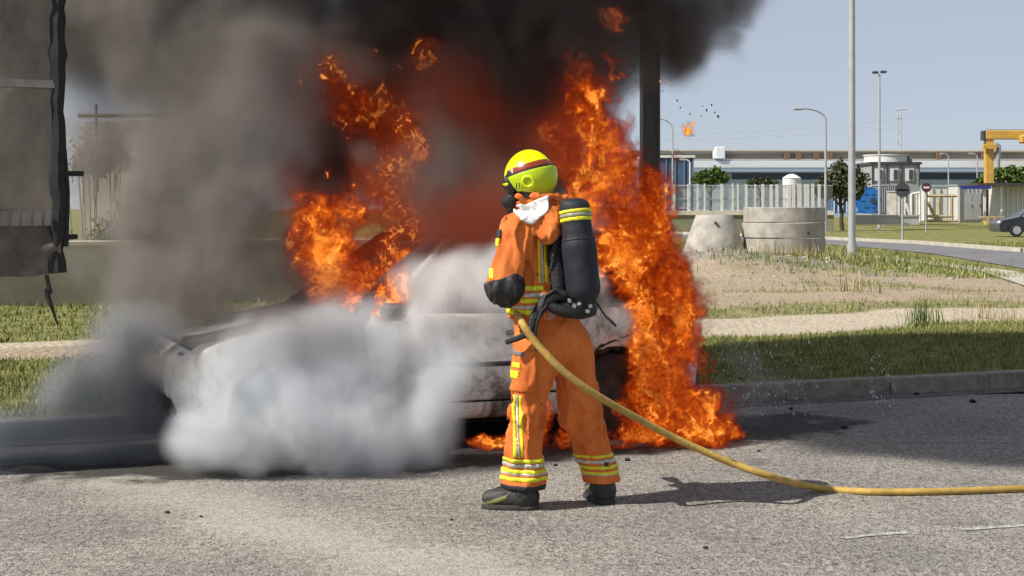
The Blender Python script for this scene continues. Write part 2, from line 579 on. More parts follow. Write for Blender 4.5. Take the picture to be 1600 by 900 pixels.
def verge_material():
    m = bpy.data.materials.new('verge_soil')
    m.use_nodes = True
    nt = m.node_tree
    N, L = nt.nodes.new, nt.links.new
    b = nt.nodes['Principled BSDF']
    b.inputs['Roughness'].default_value = 0.95
    b.inputs['Specular IOR Level'].default_value = 0.1
    tc = N('ShaderNodeTexCoord').outputs['Object']
    def noise(scale, detail=5):
        n = N('ShaderNodeTexNoise'); n.inputs['Scale'].default_value = scale; n.inputs['Detail'].default_value = detail
        L(tc, n.inputs[0]); return n.outputs['Fac']
    def cramp(src, a, c, lo=.3, hi=.7):
        r = N('ShaderNodeValToRGB'); e = r.color_ramp.elements
        e[0].position, e[1].position = lo, hi; e[0].color = (*a, 1); e[1].color = (*c, 1)
        L(src, r.inputs[0]); return r.outputs[0]
    def attr(n_):
        a = N('ShaderNodeAttribute'); a.attribute_name = n_; return a.outputs['Fac']
    def mixc(fac, a, c):
        x = N('ShaderNodeMix'); x.data_type = 'RGBA'; L(fac, x.inputs[0]); L(a, x.inputs[6]); L(c, x.inputs[7]); return x.outputs[2]
    def edge(src, nz, amt=.5):
        n = N('ShaderNodeMath'); n.operation = 'SUBTRACT'; L(nz, n.inputs[0]); n.inputs[1].default_value = .5
        k = N('ShaderNodeMath'); k.operation = 'MULTIPLY_ADD'; L(n.outputs[0], k.inputs[0]); k.inputs[1].default_value = amt * 2; L(src, k.inputs[2])
        r = N('ShaderNodeMapRange'); r.inputs[1].default_value = .3; r.inputs[2].default_value = .7; L(k.outputs[0], r.inputs[0]); return r.outputs[0]
    n1, n2, n3 = noise(3.2), noise(14), noise(60, 3)
    dirt = cramp(n1, (.24, .185, .125), (.37, .295, .205))
    dirt = mixc(edge(n3, n2, .1), dirt, cramp(n2, (.27, .215, .15), (.43, .36, .265)))
    spoil = cramp(n2, (.15, .125, .105), (.36, .31, .265), .35, .62)
    path = cramp(n2, (.36, .30, .225), (.50, .43, .335))
    grass = cramp(n1, (.11, .125, .035), (.27, .245, .10), .35, .65)
    c = mixc(edge(attr('spoil_cover'), n2, .35), dirt, spoil)
    c = mixc(edge(attr('path_cover'), n2, .3), c, path)
    c = mixc(edge(attr('grass_cover'), n2, .6), c, grass)
    L(c, b.inputs['Base Color'])
    bp = N('ShaderNodeBump'); bp.inputs['Strength'].default_value = 1.0; bp.inputs['Distance'].default_value = .06
    L(n2, bp.inputs['Height']); L(bp.outputs[0], b.inputs['Normal'])
    return m
verge = tag(link('ground', me, verge_material(), None, True), 'grass and dirt verge beyond the kerb', None, None, 'structure')

# kerb: separate stones along the edge of the verge
kerb = empty('kerb', TS(0, 0), 'long concrete kerb between the road and the grass verge')
kerb['kind'] = 'structure'
M_KERB = mat('kerb_concrete', (.30, .26, .21), .9, var=.45, scale=9, bump=.5, bscale=60)
rk = np.random.default_rng(5)
for i in range(-6, 15):
    mb = MB()
    c = TS(i + .5, .0 + rk.normal(0, .004), .07)
    mb.box(c, (.996, .16, .145), KYAW + rk.normal(0, .0015), .009)
    mb.build('kerb_stone', M_KERB, kerb)
gut = MB()
c = TS(4, -.19, .004)
gut.box(c, (42, .22, .008), KYAW)
g_o = tag(gut.build('gutter', mat('gutter_concrete', (.16, .155, .15), .85, var=.5, scale=5, bump=.4), None), 'dark gutter strip beside the kerb', None, None, 'structure')

# ---- grass blades, cut short on the verge and rough further off
def blades(name, xy, hgt, width, lean, seed, mt, z0=None):
    r = np.random.default_rng(seed)
    n = len(xy)
    z = height(xy[:, 0], xy[:, 1]) if z0 is None else np.full(n, z0)
    b = np.column_stack([xy, z - .01])
    az = r.random(n) * 2 * np.pi
    side = np.column_stack([np.cos(az), np.sin(az), np.zeros(n)]) * (width * (.6 + .8 * r.random(n)))[:, None]
    az2 = r.random(n) * 2 * np.pi
    ln = np.column_stack([np.cos(az2), np.sin(az2), np.zeros(n)]) * (lean * hgt * r.random(n))[:, None]
    h = np.column_stack([np.zeros(n), np.zeros(n), hgt])
    v = np.stack([b - side, b + side, b + .55 * h + .35 * ln - side * .7, b + .55 * h + .35 * ln + side * .7, b + h + ln], 1)
    k = (np.arange(n) * 5)[:, None]
    f = np.concatenate([k + [0, 1, 3], k + [0, 3, 2], k + [2, 3, 4]], 0)
    me = np_mesh(name, v, f)
    me.attributes.new('tint', 'FLOAT', 'POINT').data.foreach_set('value', np.repeat(r.random(n).astype(np.float32), 5))
    return me
def tint_mat(name, stops, rough=.75):
    m = bpy.data.materials.new(name)
    m.use_nodes = True
    nt = m.node_tree
    b = nt.nodes['Principled BSDF']
    b.inputs['Roughness'].default_value = rough
    b.inputs['Specular IOR Level'].default_value = .2
    a = nt.nodes.new('ShaderNodeAttribute'); a.attribute_name = 'tint'
    r = nt.nodes.new('ShaderNodeValToRGB'); el = r.color_ramp.elements
    while len(el) < len(stops): el.new(.5)
    for e, (p_, c) in zip(el, stops):
        e.position = p_; e.color = (*c, 1)
    nt.links.new(a.outputs['Fac'], r.inputs[0]); nt.links.new(r.outputs[0], b.inputs['Base Color'])
    return m
M_GRASS = tint_mat('grass_blades', [(0, (.07, .105, .02)), (.45, (.15, .185, .045)), (.75, (.27, .27, .09)), (1, (.42, .36, .18))])
M_STRAW = tint_mat('dry_straw', [(0, (.16, .15, .05)), (.4, (.36, .29, .14)), (1, (.52, .43, .26))])
M_WEED = tint_mat('weed_leaves', [(0, (.06, .10, .025)), (.6, (.14, .19, .05)), (1, (.30, .30, .12))])
def sow(n, s0, s1, x0, x1, seed, thr=.0):
    r = np.random.default_rng(seed)
    t = r.uniform(-14, 26, n * 3); s = r.uniform(s0, s1, n * 3)
    x = KA[0] + KD[0] * t + KN[0] * s; y = KA[1] + KD[1] * t + KN[1] * s
    lim = .36 * y + 1.0
    g, p = cover(x, y)
    clump = vnoise(x, y, 2.3, 77) * .8 + vnoise(x, y, 7, 78) * .5
    k = (x > x0) & (x < x1) & (np.abs(x) < lim) & (r.random(n * 3) < g * clump * 1.4 + thr)
    return np.column_stack([x, y])[k][:n]
xy = sow(90000, .12, 4.8, -9, 9, 21)
r_ = np.random.default_rng(1)
near_grass = link('grass', blades('grass', xy, .025 + .055 * r_.random(len(xy)) ** 1.8, .004, .9, 22, M_GRASS), M_GRASS)
tag(near_grass, 'short rough grass on the strip along the kerb', 'grass', None, 'stuff')
xy = sow(60000, 4.4, 16, -11, 12, 23, .004)
far_grass = link('grass', blades('grass', xy, .03 + .09 * r_.random(len(xy)) ** 2.5, .006, .9, 24, M_GRASS), M_GRASS)
tag(far_grass, 'patchy grass and dry stalks on the bare dirt behind the path', 'grass', None, 'stuff')
r2 = np.random.default_rng(41)
xy = np.column_stack([r2.uniform(6, 22, 90000), r2.uniform(29, 60, 90000)])
g_, p_ = cover(xy[:, 0], xy[:, 1])
xy = xy[(r2.random(len(xy)) < g_ * (.3 + vnoise(xy[:, 0], xy[:, 1], .8, 79))) & (np.abs(xy[:, 0]) < .36 * xy[:, 1])]
ROADQ = [(10.2, 27), (11.9, 36), (12.9, 47), (12.6, 55), (11.0, 66), (5, 82), (6.5, 88), (13.2, 71), (15.7, 60), (16.2, 48), (15.2, 36), (14.2, 27)]
def in_poly(poly, x, y):
    c = np.zeros(len(x), bool)
    for i in range(len(poly)):
        (x1, y1), (x2, y2) = poly[i], poly[i - 1]
        c ^= ((y1 > y) != (y2 > y)) & (x < (x2 - x1) * (y - y1) / (y2 - y1 + 1e-9) + x1)
    return c
big = [(x + (-.9 if i < 6 else .4), y) for i, (x, y) in enumerate(ROADQ)]
xy = xy[~in_poly(big, xy[:, 0], xy[:, 1])]
field = link('grass', blades('grass', xy, .04 + .16 * r_.random(len(xy)) ** 2.5, .012, 1.1, 25, M_GRASS), M_GRASS)
tag(field, 'green meadow grass on both sides of the far lane', 'grass', None, 'stuff')

# far lane with its pale kerb and footpath
def ribbon(name, pts, w, z, mt, kind='structure', label=None, thick=0.0):
    pts = [Vector((p[0], p[1], 0)) for p in pts]
    vv = []
    for i, p in enumerate(pts):
        t = (pts[min(i + 1, len(pts) - 1)] - pts[max(i - 1, 0)]).normalized()
        nrm = Vector((-t.y, t.x, 0))
        vv += [p + nrm * w / 2 + Vector((0, 0, z)), p - nrm * w / 2 + Vector((0, 0, z))]
    ff = [(2 * i, 2 * i + 1, 2 * i + 3, 2 * i + 2) for i in range(len(pts) - 1)]
    if thick:
        n = len(vv)
        vv += [q - Vector((0, 0, thick)) for q in vv]
        ff += [(a + n, d + n, c + n, b + n) for a, b, c, d in ff]
        for i in range(len(pts) - 1):
            ff += [(2 * i, 2 * i + 2, n + 2 * i + 2, n + 2 * i), (2 * i + 1, n + 2 * i + 1, n + 2 * i + 3, 2 * i + 3)]
    me = bpy.data.meshes.new(name)
    me.from_pydata([tuple(q) for q in vv], [], ff)
    return tag(link(name, me, mt), label, None, None, kind)
me = bpy.data.meshes.new('lane')
me.from_pydata([(x, y, .15) for x, y in ROADQ], [], [tuple(range(len(ROADQ)))[::-1]])
import bmesh
bm = bmesh.new(); bm.from_mesh(me); bmesh.ops.recalc_face_normals(bm, faces=bm.faces)
for f_ in bm.faces:
    if f_.normal.z < 0: f_.normal_flip()
bm.to_mesh(me); bm.free()
tag(link('lane', me, mat('lane_asphalt', (.17, .165, .17), .9, var=.25, scale=1.2, bump=.2)), 'grey asphalt lane crossing behind the verge', None, None, 'structure')
M_PALE = mat('pale_kerb', (.50, .46, .37), .9, var=.3, scale=3)
ribbon('lane_kerb', [(14.4, 27), (15.4, 36), (16.35, 48), (15.85, 60.3), (13.3, 71.6), (6.5, 88.6)], .32, .27, M_PALE, label='pale kerb along the far side of the lane', thick=.16)
ribbon('footpath', [(9.3, 26), (10.75, 34), (10.6, 40), (10.3, 44), (8.5, 50)], .75, .158, mat('footpath_sand', (.46, .41, .33), .95, var=.25, scale=3), label='narrow sandy footpath through the grass')

# clumps of weeds and straw
def clump(name, c, rad, n, hmin, hmax, mt, seed, label, group=None, width=.006, lean=.6):
    r = np.random.default_rng(seed)
    xy = np.array(c)[None, :2] + r.normal(0, 1, (n, 2)) * np.array(rad)
    h = hmin + (hmax - hmin) * r.random(n) ** 1.4
    o = link(name, blades(name, xy, h, width, lean, seed + 1, mt), mt)
    return tag(o, label, 'weeds', group, 'stuff')
q = G(1443, 527)
clump('weed_clump', (q.x, q.y), (.10, .12), 130, .12, .45, M_WEED, 51, 'upright green weed tuft at the edge of the trodden path', width=.006, lean=.5)
q = G(1550, 520)
clump('weed_clump', (q.x, q.y), (.22, .15), 120, .08, .32, M_STRAW, 52, 'thin dry weed stalks beside the shaded grass', width=.004, lean=.5)
for i, (px, py, rx, ry, n, h0, h1, m_, lab) in enumerate([
        (1215, 405, .7, .5, 130, .12, .5, M_STRAW, 'dry straw stalks leaning against the stacked concrete rings'),
        (1265, 408, .8, .6, 260, .12, .62, M_STRAW, 'tall dry straw in front of the shaded ring side'),
        (1318, 414, .8, .7, 260, .08, .45, M_STRAW, 'straw and seed heads at the foot of the tall lamp post'),
        (1345, 416, .6, .5, 380, .08, .38, M_WEED, 'green bushy weeds right of the tall lamp post'),
        (1225, 432, .8, .5, 260, .06, .22, M_WEED, 'low green weeds on the dirt mound'),
        (1165, 430, .5, .4, 160, .06, .2, M_WEED, 'sparse grey-green weeds on the flank of the dirt mound'),
        (1400, 412, 1.4, .8, 300, .05, .25, M_WEED, 'rough weeds along the near edge of the lane'),
        (1325, 462, .25, .2, 60, .1, .4, M_STRAW, 'single thin stalks standing on the bare dirt')]):
    d = FOC * (EYE - .13) / (py - HOR)
    d = min(d, 36.6)
    clump('weed_clump', ((px - 800) / FOC * d, d), (rx, ry), n, h0, h1, m_, 60 + 3 * i, lab, width=.009, lean=.55)

# stones and lumps on the mound and dirt
M_STONE = mat('rubble', (.34, .30, .255), .95, var=.5, scale=8, bump=.5)
def lump_mesh(seed, n1=5, n2=7):
    r = np.random.default_rng(seed)
    vv = [(0, 0, -.5)]
    for i in range(1, n1):
        a = math.pi * i / n1
        for k in range(n2):
            w = 2 * math.pi * k / n2
            q = 1 + r.normal(0, .16)
            vv.append((math.sin(a) * math.cos(w) * .5 * q, math.sin(a) * math.sin(w) * .5 * q, -math.cos(a) * .42 * q))
    vv.append((0, 0, .42))
    ff = []
    for k in range(n2):
        j = (k + 1) % n2
        ff.append((0, 1 + j, 1 + k))
        for i in range(n1 - 2):
            ff.append((1 + i * n2 + k, 1 + i * n2 + j, 1 + (i + 1) * n2 + j, 1 + (i + 1) * n2 + k))
        ff.append((1 + (n1 - 2) * n2 + k, 1 + (n1 - 2) * n2 + j, len(vv) - 1))
    return vv, ff
r3 = np.random.default_rng(8)
mb = MB()
for i in range(900):
    x, y = (r3.normal(5.2, 2.2), r3.normal(34, 3.0)) if i < 650 else (r3.uniform(2, 9), r3.uniform(19, 31))
    vv, ff = lump_mesh(i % 17, 4, 6)
    s_ = .03 + .13 * r3.random() ** 4 if i < 650 else .02 + .05 * r3.random() ** 3
    z = float(height(np.array(x), np.array(y)))
    a = r3.random() * 6
    mb.add([(x + s_ * (p[0] * math.cos(a) - p[1] * math.sin(a)), y + s_ * (p[0] * math.sin(a) + p[1] * math.cos(a)), z + s_ * p[2] * .8) for p in vv], ff)
tag(mb.build('rubble', M_STONE, None, True), 'loose stones and lumps of soil over the dirt mound', 'rubble', None, 'stuff')
# dark pebbles and char on the road
M_CHAR = mat('char', (.02, .02, .02), .9)
for i, (px, py, s_) in enumerate([(262, 802, .028), (314, 808, .02), (1102, 857, .024), (515, 700, .03), (706, 813, .02), (868, 728, .03), (1060, 702, .04), (1186, 706, .03), (1320, 669, .05), (1520, 629, .06), (1432, 618, .06), (1236, 640, .04), (980, 720, .04), (640, 716, .05)]):
    vv, ff = lump_mesh(i + 30, 4, 6)
    s_ *= .62
    q = G(px, py)
    o = MB().add([(q.x + s_ * p[0] * 1.6, q.y + s_ * p[1] * 1.6, .35 * s_ + s_ * p[2]) for p in vv], ff).build('char_fragment', M_CHAR, None, True)
    tag(o, 'small black charred fragment lying on the asphalt', 'debris', 'charred bits scattered on the road')
# pale worn paint line on the road
M_LINE = mat('worn_paint', (.50, .49, .46), .9, col2=(.25, .24, .23), scale=30, contrast=(.45, .6), bump=.3)
def stripe(pts, w, label):
    mb = MB()
    vv = [];
    pts = [G(*p) for p in pts]
    rr_ = np.random.default_rng(len(label))
    for i, p in enumerate(pts):
        t = (pts[min(i + 1, len(pts) - 1)] - pts[max(i - 1, 0)]).normalized(); nrm = Vector((-t.y, t.x, 0))
        a = w * (.5 + .3 * rr_.random()); vv += [p + nrm * a + Vector((0, 0, .004)), p - nrm * a + Vector((0, 0, .004))]
    mb.add(vv, [(2 * i, 2 * i + 1, 2 * i + 3, 2 * i + 2) for i in range(len(pts) - 1)])
    return tag(mb.build('road_marking', M_LINE), label, None, None, 'structure')
stripe([(1318, 842), (1350, 838), (1385, 835), (1418, 833)], .035, 'short worn white scrape on the asphalt')
stripe([(1500, 829), (1550, 825), (1600, 822), (1680, 817)], .035, 'longer worn white scrape on the asphalt')


# ------------------------------------------------------------------ background, right of the fire
M_CONC = mat('ring_concrete', (.43, .40, .345), .92, var=.35, scale=4, bump=.35, bscale=40)
M_WHITE = mat('white_paint', (.72, .72, .70), .6, var=.12, scale=3)
M_GALV = mat('galvanised_steel', (.46, .47, .48), .5, .35, var=.15, scale=3)
M_DARK = mat('dark_metal', (.05, .05, .055), .5)
M_YEL = mat('crane_yellow', (.62, .36, .07), .55, var=.2, scale=2)

# concrete manhole rings
D = 38.0
def ringbase(px): return (px - 800) / FOC * D
x0 = ringbase(1225)
rings = empty('concrete_ring_stack', (x0, D, .45), 'three wide pale concrete manhole rings stacked on the dirt mound', 'concrete rings')
for i in range(3):
    R0 = 1.0 + (.012 if i == 1 else 0)
    z = .44 + .38 * i
    MB().lathe((x0 + (.01, -.012, .006)[i], D, z), [(R0 - .1, 0), (R0 - .012, 0), (R0, .014), (R0, .355), (R0 - .012, .368), (R0 - .1, .368), (R0 - .1, 0)], 48, False).build('ring', M_CONC, rings, True)
mb = MB(); mb.box(P(1262, 364, 37.1), (.09, .05, .06))
mb.build('lifting_hook', M_DARK, rings)
x1 = ringbase(1116)
cone = empty('concrete_cone', (x1, D, .45), 'tapered pale concrete manhole cone standing beside the stacked rings', 'concrete cone')
MB().lathe((x1, D, .40), [(.78, 0), (.78, .06), (.46, .96), (.44, .985), (.34, .985), (.66, .05), (.78, 0)], 48, False).build('cone_wall', M_CONC, cone, True)
mb = MB(); mb.tube([P(1118, 348, 37.4), P(1118, 348, 37.55)], .035, 8)
mb.build('lifting_hole', M_DARK, cone)

# street lamps
def post_lamp(px, base_d, top_z, r0, r1, m_, label, arm=None, heads=(), name='street_lamp', zb=.13, group=None):
    x = (px - 800) / FOC * base_d
    e = empty(name, (x, base_d, zb), label, 'street lamp', group)
    mb = MB()
    zs = np.linspace(zb - .1, top_z, 8)
    pts = [(x, base_d, z) for z in zs]
    rr_ = [r0 + (r1 - r0) * i / 7 for i in range(8)]
    if arm:
        dx, dz = arm
        for k in range(1, 9):
            a = k / 8 * math.pi / 2
            pts.append((x + dx * (1 - math.cos(a)), base_d, top_z + dz * math.sin(a)))
            rr_.append(r1 * .9)
    mb.tube(pts, rr_, 10)
    mb.build('pole', m_, e, True)
    mb = MB(); mb.box((x, base_d, zb + .03), (r0 * 4, r0 * 4, .08)); mb.tube([(x, base_d, zb + .05), (x, base_d, zb + .35)], r0 * 1.25, 10)
    mb.build('base', m_, e, True)
    for (hx, hz, sx, sz) in heads:
        mb = MB(); mb.box((x + hx, base_d, top_z + hz), (sx, .28, sz), 0, .04)
        h = mb.build('lamp_head', M_DARK if name != 'street_lamp' else M_GALV, e)
        mb = MB(); mb.box((x + hx, base_d, top_z + hz - sz / 2 - .012), (sx * .7, .2, .02))
        mb.build('lens', M_WHITE, h)
    return e
post_lamp(1331, 46, 12.0, .115, .085, M_GALV, 'tall thick galvanised lamp post rising from the straw beside the rings', (-1.6, .5), [(-1.9, .5, .8, .14)])
post_lamp(1290, 88, 6.6, .09, .06, M_GALV, 'galvanised lamp post with a curved arm above the stacked rings', (-1.3, .65), [(-1.55, .63, .6, .13)])
post_lamp(1374, 105, 10.7, .10, .07, M_GALV, 'slim mast with twin floodlights behind the olive tree', None, [(-.28, .12, .42, .16), (.28, .16, .42, .16)], 'floodlight_mast')
post_lamp(1051, 120, 7.6, .09, .06, M_GALV, 'curved lamp post in front of the blue shed', (-1.0, .9), [(-1.2, .9, .5, .14)])
post_lamp(1482, 185, 7.6, .10, .07, M_GALV, 'short lamp post over the viaduct between the grey tower and the crane', (-.6, .5), [(-.8, .5, .5, .16)])
post_lamp(1527, 185, 7.6, .10, .07, M_GALV, 'short lamp post over the viaduct just before the yellow crane', (-.6, .5), [(-.8, .5, .5, .16)])
post_lamp(1078, 125, 5.2, .08, .06, M_WHITE, 'white pole beside the blue shed with a drooping lamp head', (-.5, .3), [(-.6, .3, .5, .14)])

# white slatted fence on its low wall
D = 92.0
fx0, fx1 = (1020 - 800) / FOC * D, (1302 - 800) / FOC * D
M_FENCEW = mat('fence_wall', (.27, .27, .17), .95, var=.4, scale=.8)
M_COPE = mat('wall_coping', (.62, .55, .43), .9, var=.2, scale=1)
wall = empty('boundary_wall', ((fx0 + fx1) / 2, D, .13), 'low olive stained boundary wall under the white fence', 'wall')
MB().box(((fx0 + fx1) / 2 - 3, D, .58), (fx1 - fx0 + 6, .35, 1.1)).build('wall_face', M_FENCEW, wall)
for i in range(7):
    MB().box((fx0 - 6 + 2.4 * i + 1.2, D - .02, 1.26), (2.38, .5, .26)).build('coping', M_COPE, wall)
fence = empty('metal_fence', ((fx0 + fx1) / 2, D, 1.39), 'white metal picket fence with grey mesh on the low wall', 'fence')
M_FW = mat('fence_white', (.62, .61, .58), .6, var=.1)
M_FG = mat('fence_grey', (.40, .40, .395), .6, var=.25, scale=2)
rf = np.random.default_rng(4)
for px in [1026, 1040, 1053, 1075, 1090, 1101, 1128, 1145, 1153, 1166, 1180, 1192, 1205, 1214, 1233, 1240, 1247, 1250, 1258, 1262, 1270, 1280, 1290]:
    x = (px - 800) / FOC * D
    MB().box((x, D, 2.18), (.16 if rf.random() < .7 else .09, .10, 1.62 + rf.normal(0, .03))).build('post', M_FW, fence)
for z in (1.55, 2.1, 2.9):
    MB().box(((fx0 + fx1) / 2, D + .1, z), (fx1 - fx0, .05, .06)).build('rail', M_FG, fence)
for i in range(150):
    x = fx0 + (fx1 - fx0) * (i + .5) / 150
    MB().box((x, D + .16, 2.2), (.034, .03, 1.46)).build('picket', M_FG, fence)

# viaduct with white edge beam, warehouse below it
D = 255.0
def XD(px, d): return (px - 800) / FOC * d
def ZD(py, d): return EYE - (py - HOR) / FOC * d
vx0, vx1 = XD(980, D), XD(1720, D)
via = empty('viaduct', ((vx0 + vx1) / 2, D, 0), 'long concrete motorway viaduct with a white edge beam', 'viaduct')
M_VIA = mat('viaduct_concrete', (.34, .31, .26), .9, var=.25, scale=.15)
M_VIAW = mat('viaduct_white', (.66, .66, .63), .8, var=.1, scale=.2)
MB().box(((vx0 + vx1) / 2, D + 6, ZD(257, D)), (vx1 - vx0, 16, 1.15)).build('edge_beam', M_VIAW, via)
MB().box(((vx0 + vx1) / 2, D + 1, ZD(243.5, D)), (vx1 - vx0, .5, .95)).build('parapet', M_VIA, via)
MB().tube([(vx0, D + .4, ZD(236, D)), (vx1, D + .4, ZD(237, D))], .28, 8).build('pipe', M_VIA, via, True)
MB().box(((vx0 + vx1) / 2, D + 6, ZD(250, D) - .2), (vx1 - vx0, 15.5, .5)).build('deck', M_VIA, via)
for px in (1062, 1230, 1248, 1276, 1297, 1467, 1538, 1000, 1640):
    MB().box((XD(px, D), D + .2, ZD(247, D)), (.85, .8, 1.9)).build('bracket', mat('rusty_bracket', (.20, .12, .08), .9, var=.3, scale=1) if px == 1062 else bpy.data.materials['rusty_bracket'], via)
for px in (1100, 1180, 1260, 1340, 1420, 1500, 1580, 1660):
    MB().box((XD(px, D), D + 6, 3.9), (1.1, 1.6, 7.8)).build('pier', M_VIA, via)
van = empty('box_truck', (XD(1123, D), D - 1.2, ZD(246, D)), 'small white box truck driving on the viaduct', 'truck')
MB().box((XD(1123, D), D - 1.2, ZD(239.5, D)), (1.5, 2.4, 2.0), 0, .1).build('cargo_box', M_WHITE, van)
MB().box((XD(1116.5, D), D - 1.2, ZD(242, D)), (.7, 2.2, 1.4), 0, .1).build('cab', M_WHITE, van)

D = 240.0
ware = empty('warehouse', (XD(1330, D), D, 0), 'long pale blue warehouse with a dark window band under the viaduct', 'warehouse')
M_BLUEG = mat('blue_grey_cladding', (.27, .36, .48), .7, var=.1, scale=.3)
M_NAVY = mat('navy_glass', (.018, .032, .075), .25)
M_LBLUE = mat('light_blue_cladding', (.36, .45, .54), .7, var=.1, scale=.3)
wx0, wx1 = XD(1083, D), XD(1560, D)
MB().box(((wx0 + wx1) / 2, D + 6, (ZD(264, D)) / 2), (wx1 - wx0, 12, ZD(264, D))).build('wall', M_LBLUE, ware)
MB().box(((wx0 + wx1) / 2, D + 5.7, ZD(266, D)), (wx1 - wx0 + .8, 13, .55)).build('roof_edge', M_BLUEG, ware)
n = 34
for i in range(n):
    xa = wx0 + 6 + (wx1 - wx0 - 6) * (i + .5) / n
    MB().box((xa, D - .04, ZD(275.5, D)), ((wx1 - wx0 - 6) / n * .965, .12, .95)).build('window', M_NAVY, ware)
D = 150.0
shed = empty('blue_shed', (XD(1058, D), D, 0), 'dark blue clad shed behind the fence', 'shed')
MB().box((XD(1045, D), D + 3, ZD(246, D) / 2 + .3), (XD(1084, D) - XD(1006, D), 6, ZD(246, D) - .6)).build('wall', mat('dark_blue_cladding', (.065, .11, .20), .6, var=.2, scale=.6), shed)
for px in (1022, 1041, 1055, 1069, 1083):
    MB().box((XD(px, D), D - .05, ZD(246, D) / 2 + .3), (.12, .1, ZD(246, D) - .7)).build('seam', mat('shed_seam', (.14, .19, .28), .6) if px == 1022 else bpy.data.materials['shed_seam'], shed)
MB().box((XD(1045, D), D + 3, ZD(244.5, D)), (XD(1086, D) - XD(1004, D), 6.4, .25)).build('roof', M_VIAW, shed)

D = 160.0
tk = empty('white_tank', (XD(1237, D), D, 0), 'small round white tank with a conical roof behind the fence', 'tank')
MB().lathe((XD(1237, D), D, .1), [(.95, 0), (.95, ZD(279, D) - .1), (.98, ZD(278.6, D) - .1)], 24).build('shell', M_WHITE, tk, True)
MB().lathe((XD(1237, D), D, ZD(278.4, D)), [(1.0, 0), (.5, .32), (.12, .45)], 24).build('roof', M_WHITE, tk, True)

# grey office block with a drum on its roof
D = 130.0
off = empty('office_block', (XD(1398, D), D, 0), 'grey two storey block with a round drum on its roof', 'building')
M_OFF = mat('grey_render', (.33, .34, .34), .85, var=.15, scale=.6)
bx0, bx1 = XD(1362, D), XD(1437, D)
MB().box(((bx0 + bx1) / 2, D + 2.5, ZD(256, D) / 2), (bx1 - bx0, 5, ZD(256, D))).build('wall', M_OFF, off)
MB().box(((bx0 + bx1) / 2, D + 2.5, ZD(255, D)), (bx1 - bx0 + .3, 5.3, .22)).build('cornice', M_DARK, off)
MB().lathe((XD(1394, D), D + 2.2, ZD(254.4, D)), [(1.85, 0), (1.85, .62), (1.93, .66), (1.93, .74)], 32).build('drum', M_VIAW, off, True)
MB().box((XD(1423, D), D + 2.2, ZD(248.5, D)), (.9, 2, .6)).build('vent', mat('grey_louvre', (.16, .16, .16), .8), off)
for px in (1373, 1397, 1421):
    fr = MB().box((XD(px, D), D - .04, ZD(273, D)), (.72, .1, 1.05)).build('window', M_WHITE, off)
    MB().box((XD(px, D) + .1, D - .12, ZD(273, D)), (.32, .08, .85)).build('pane', mat('pane_grey', (.05, .06, .07), .15) if px == 1373 else bpy.data.materials['pane_grey'], fr)
for px in (1363, 1386, 1409, 1436):
    MB().box((XD(px, D), D - .05, ZD(273, D)), (.09, .14, 1.9)).build('pilaster', M_DARK, off)

# yard: blue drum, cabins, trestles, containers
D = 112.0
M_BLUE = mat('bright_blue', (.025, .17, .50), .5, var=.3, scale=1.2)
reel = empty('blue_drum', (XD(1356, D), D, .2), 'large bright blue cable drum standing in the yard', 'drum')
cx, cz = XD(1356, D), ZD(313, D)
for dy in (-.45, .45):
    pts = [(cx + .86 * math.cos(a), D + dy, cz + .98 * math.sin(a)) for a in np.linspace(0, 2 * math.pi, 25)[:-1]]
    MB().prism([Vector(p) for p in pts], (0, -.06, 0), (0, .06, 0)).build('flange', M_BLUE, reel)
MB().tube([(cx, D - .38, cz), (cx, D + .38, cz)], .62, 20).build('core', mat('wound_cable', (.02, .09, .25), .6, var=.4, scale=8), reel, True)
MB().tube([(cx + .25, D - .6, cz), (cx + .25, D - .5, cz)], .2, 12).build('hub', M_DARK, reel, True)
for a in range(6):
    w = a * math.pi / 3
    MB().box((cx + .5 * math.cos(w), D - .53, cz + .55 * math.sin(w)), (.3, .05, .07), 0).build('bolt', M_BLUE, reel)
MB().box((cx, D + .1, ZD(331, D)), (1.7, 1.0, .2)).build('stand', M_BLUE, reel)

def cabin(px0, px1, py0, py1, d, m_, label, cat, ribs=0, door=None, name='site_cabin', ribm=None, depth=2.4):
    xa, xb, za, zb = XD(px0, d), XD(px1, d), ZD(py1, d), ZD(py0, d)
    e = empty(name, ((xa + xb) / 2, d, za), label, cat)
    MB().box(((xa + xb) / 2, d + depth / 2, (za + zb) / 2), (xb - xa, depth, zb - za)).build('wall', m_, e)
    MB().box(((xa + xb) / 2, d + depth / 2, zb + .04), (xb - xa + .12, depth + .12, .1)).build('roof', M_GALV, e)
    for i in range(ribs):
        MB().box((xa + (xb - xa) * (i + .5) / ribs, d - .04, (za + zb) / 2), (.07, .1, (zb - za) * .94)).build('rib', ribm or m_, e)
    if door:
        for dp in door:
            dm = MB().box((XD(dp, d), d - .06, (za + zb) / 2 - .15), (.55, .12, (zb - za) * .72)).build('door', ribm or M_GALV, e)
            MB().box((XD(dp, d) + .2, d - .14, (za + zb) / 2 - .1), (.05, .08, .14)).build('handle', M_DARK, dm)
    return e
cabin(1300, 1333, 306, 333, 125, mat('cabin_blue', (.05, .17, .42), .6, var=.3), 'blue and white cabin half hidden behind the olive tree', 'cabin', 5, None, ribm=M_WHITE)
cabin(1374, 1402, 290, 334, 122, mat('cabin_slate', (.17, .22, .30), .7, var=.4, scale=2), 'slate grey stack of slatted panels beside the blue drum', 'panels', 9, None, 'panel_stack', ribm=M_GALV)
cabin(1400, 1437, 300, 345, 100, mat('pale_board', (.50, .46, .40), .8, var=.4, scale=1.5), 'pale boarded hut behind the round road sign', 'hut', 4, None, 'hut', ribm=M_WHITE)
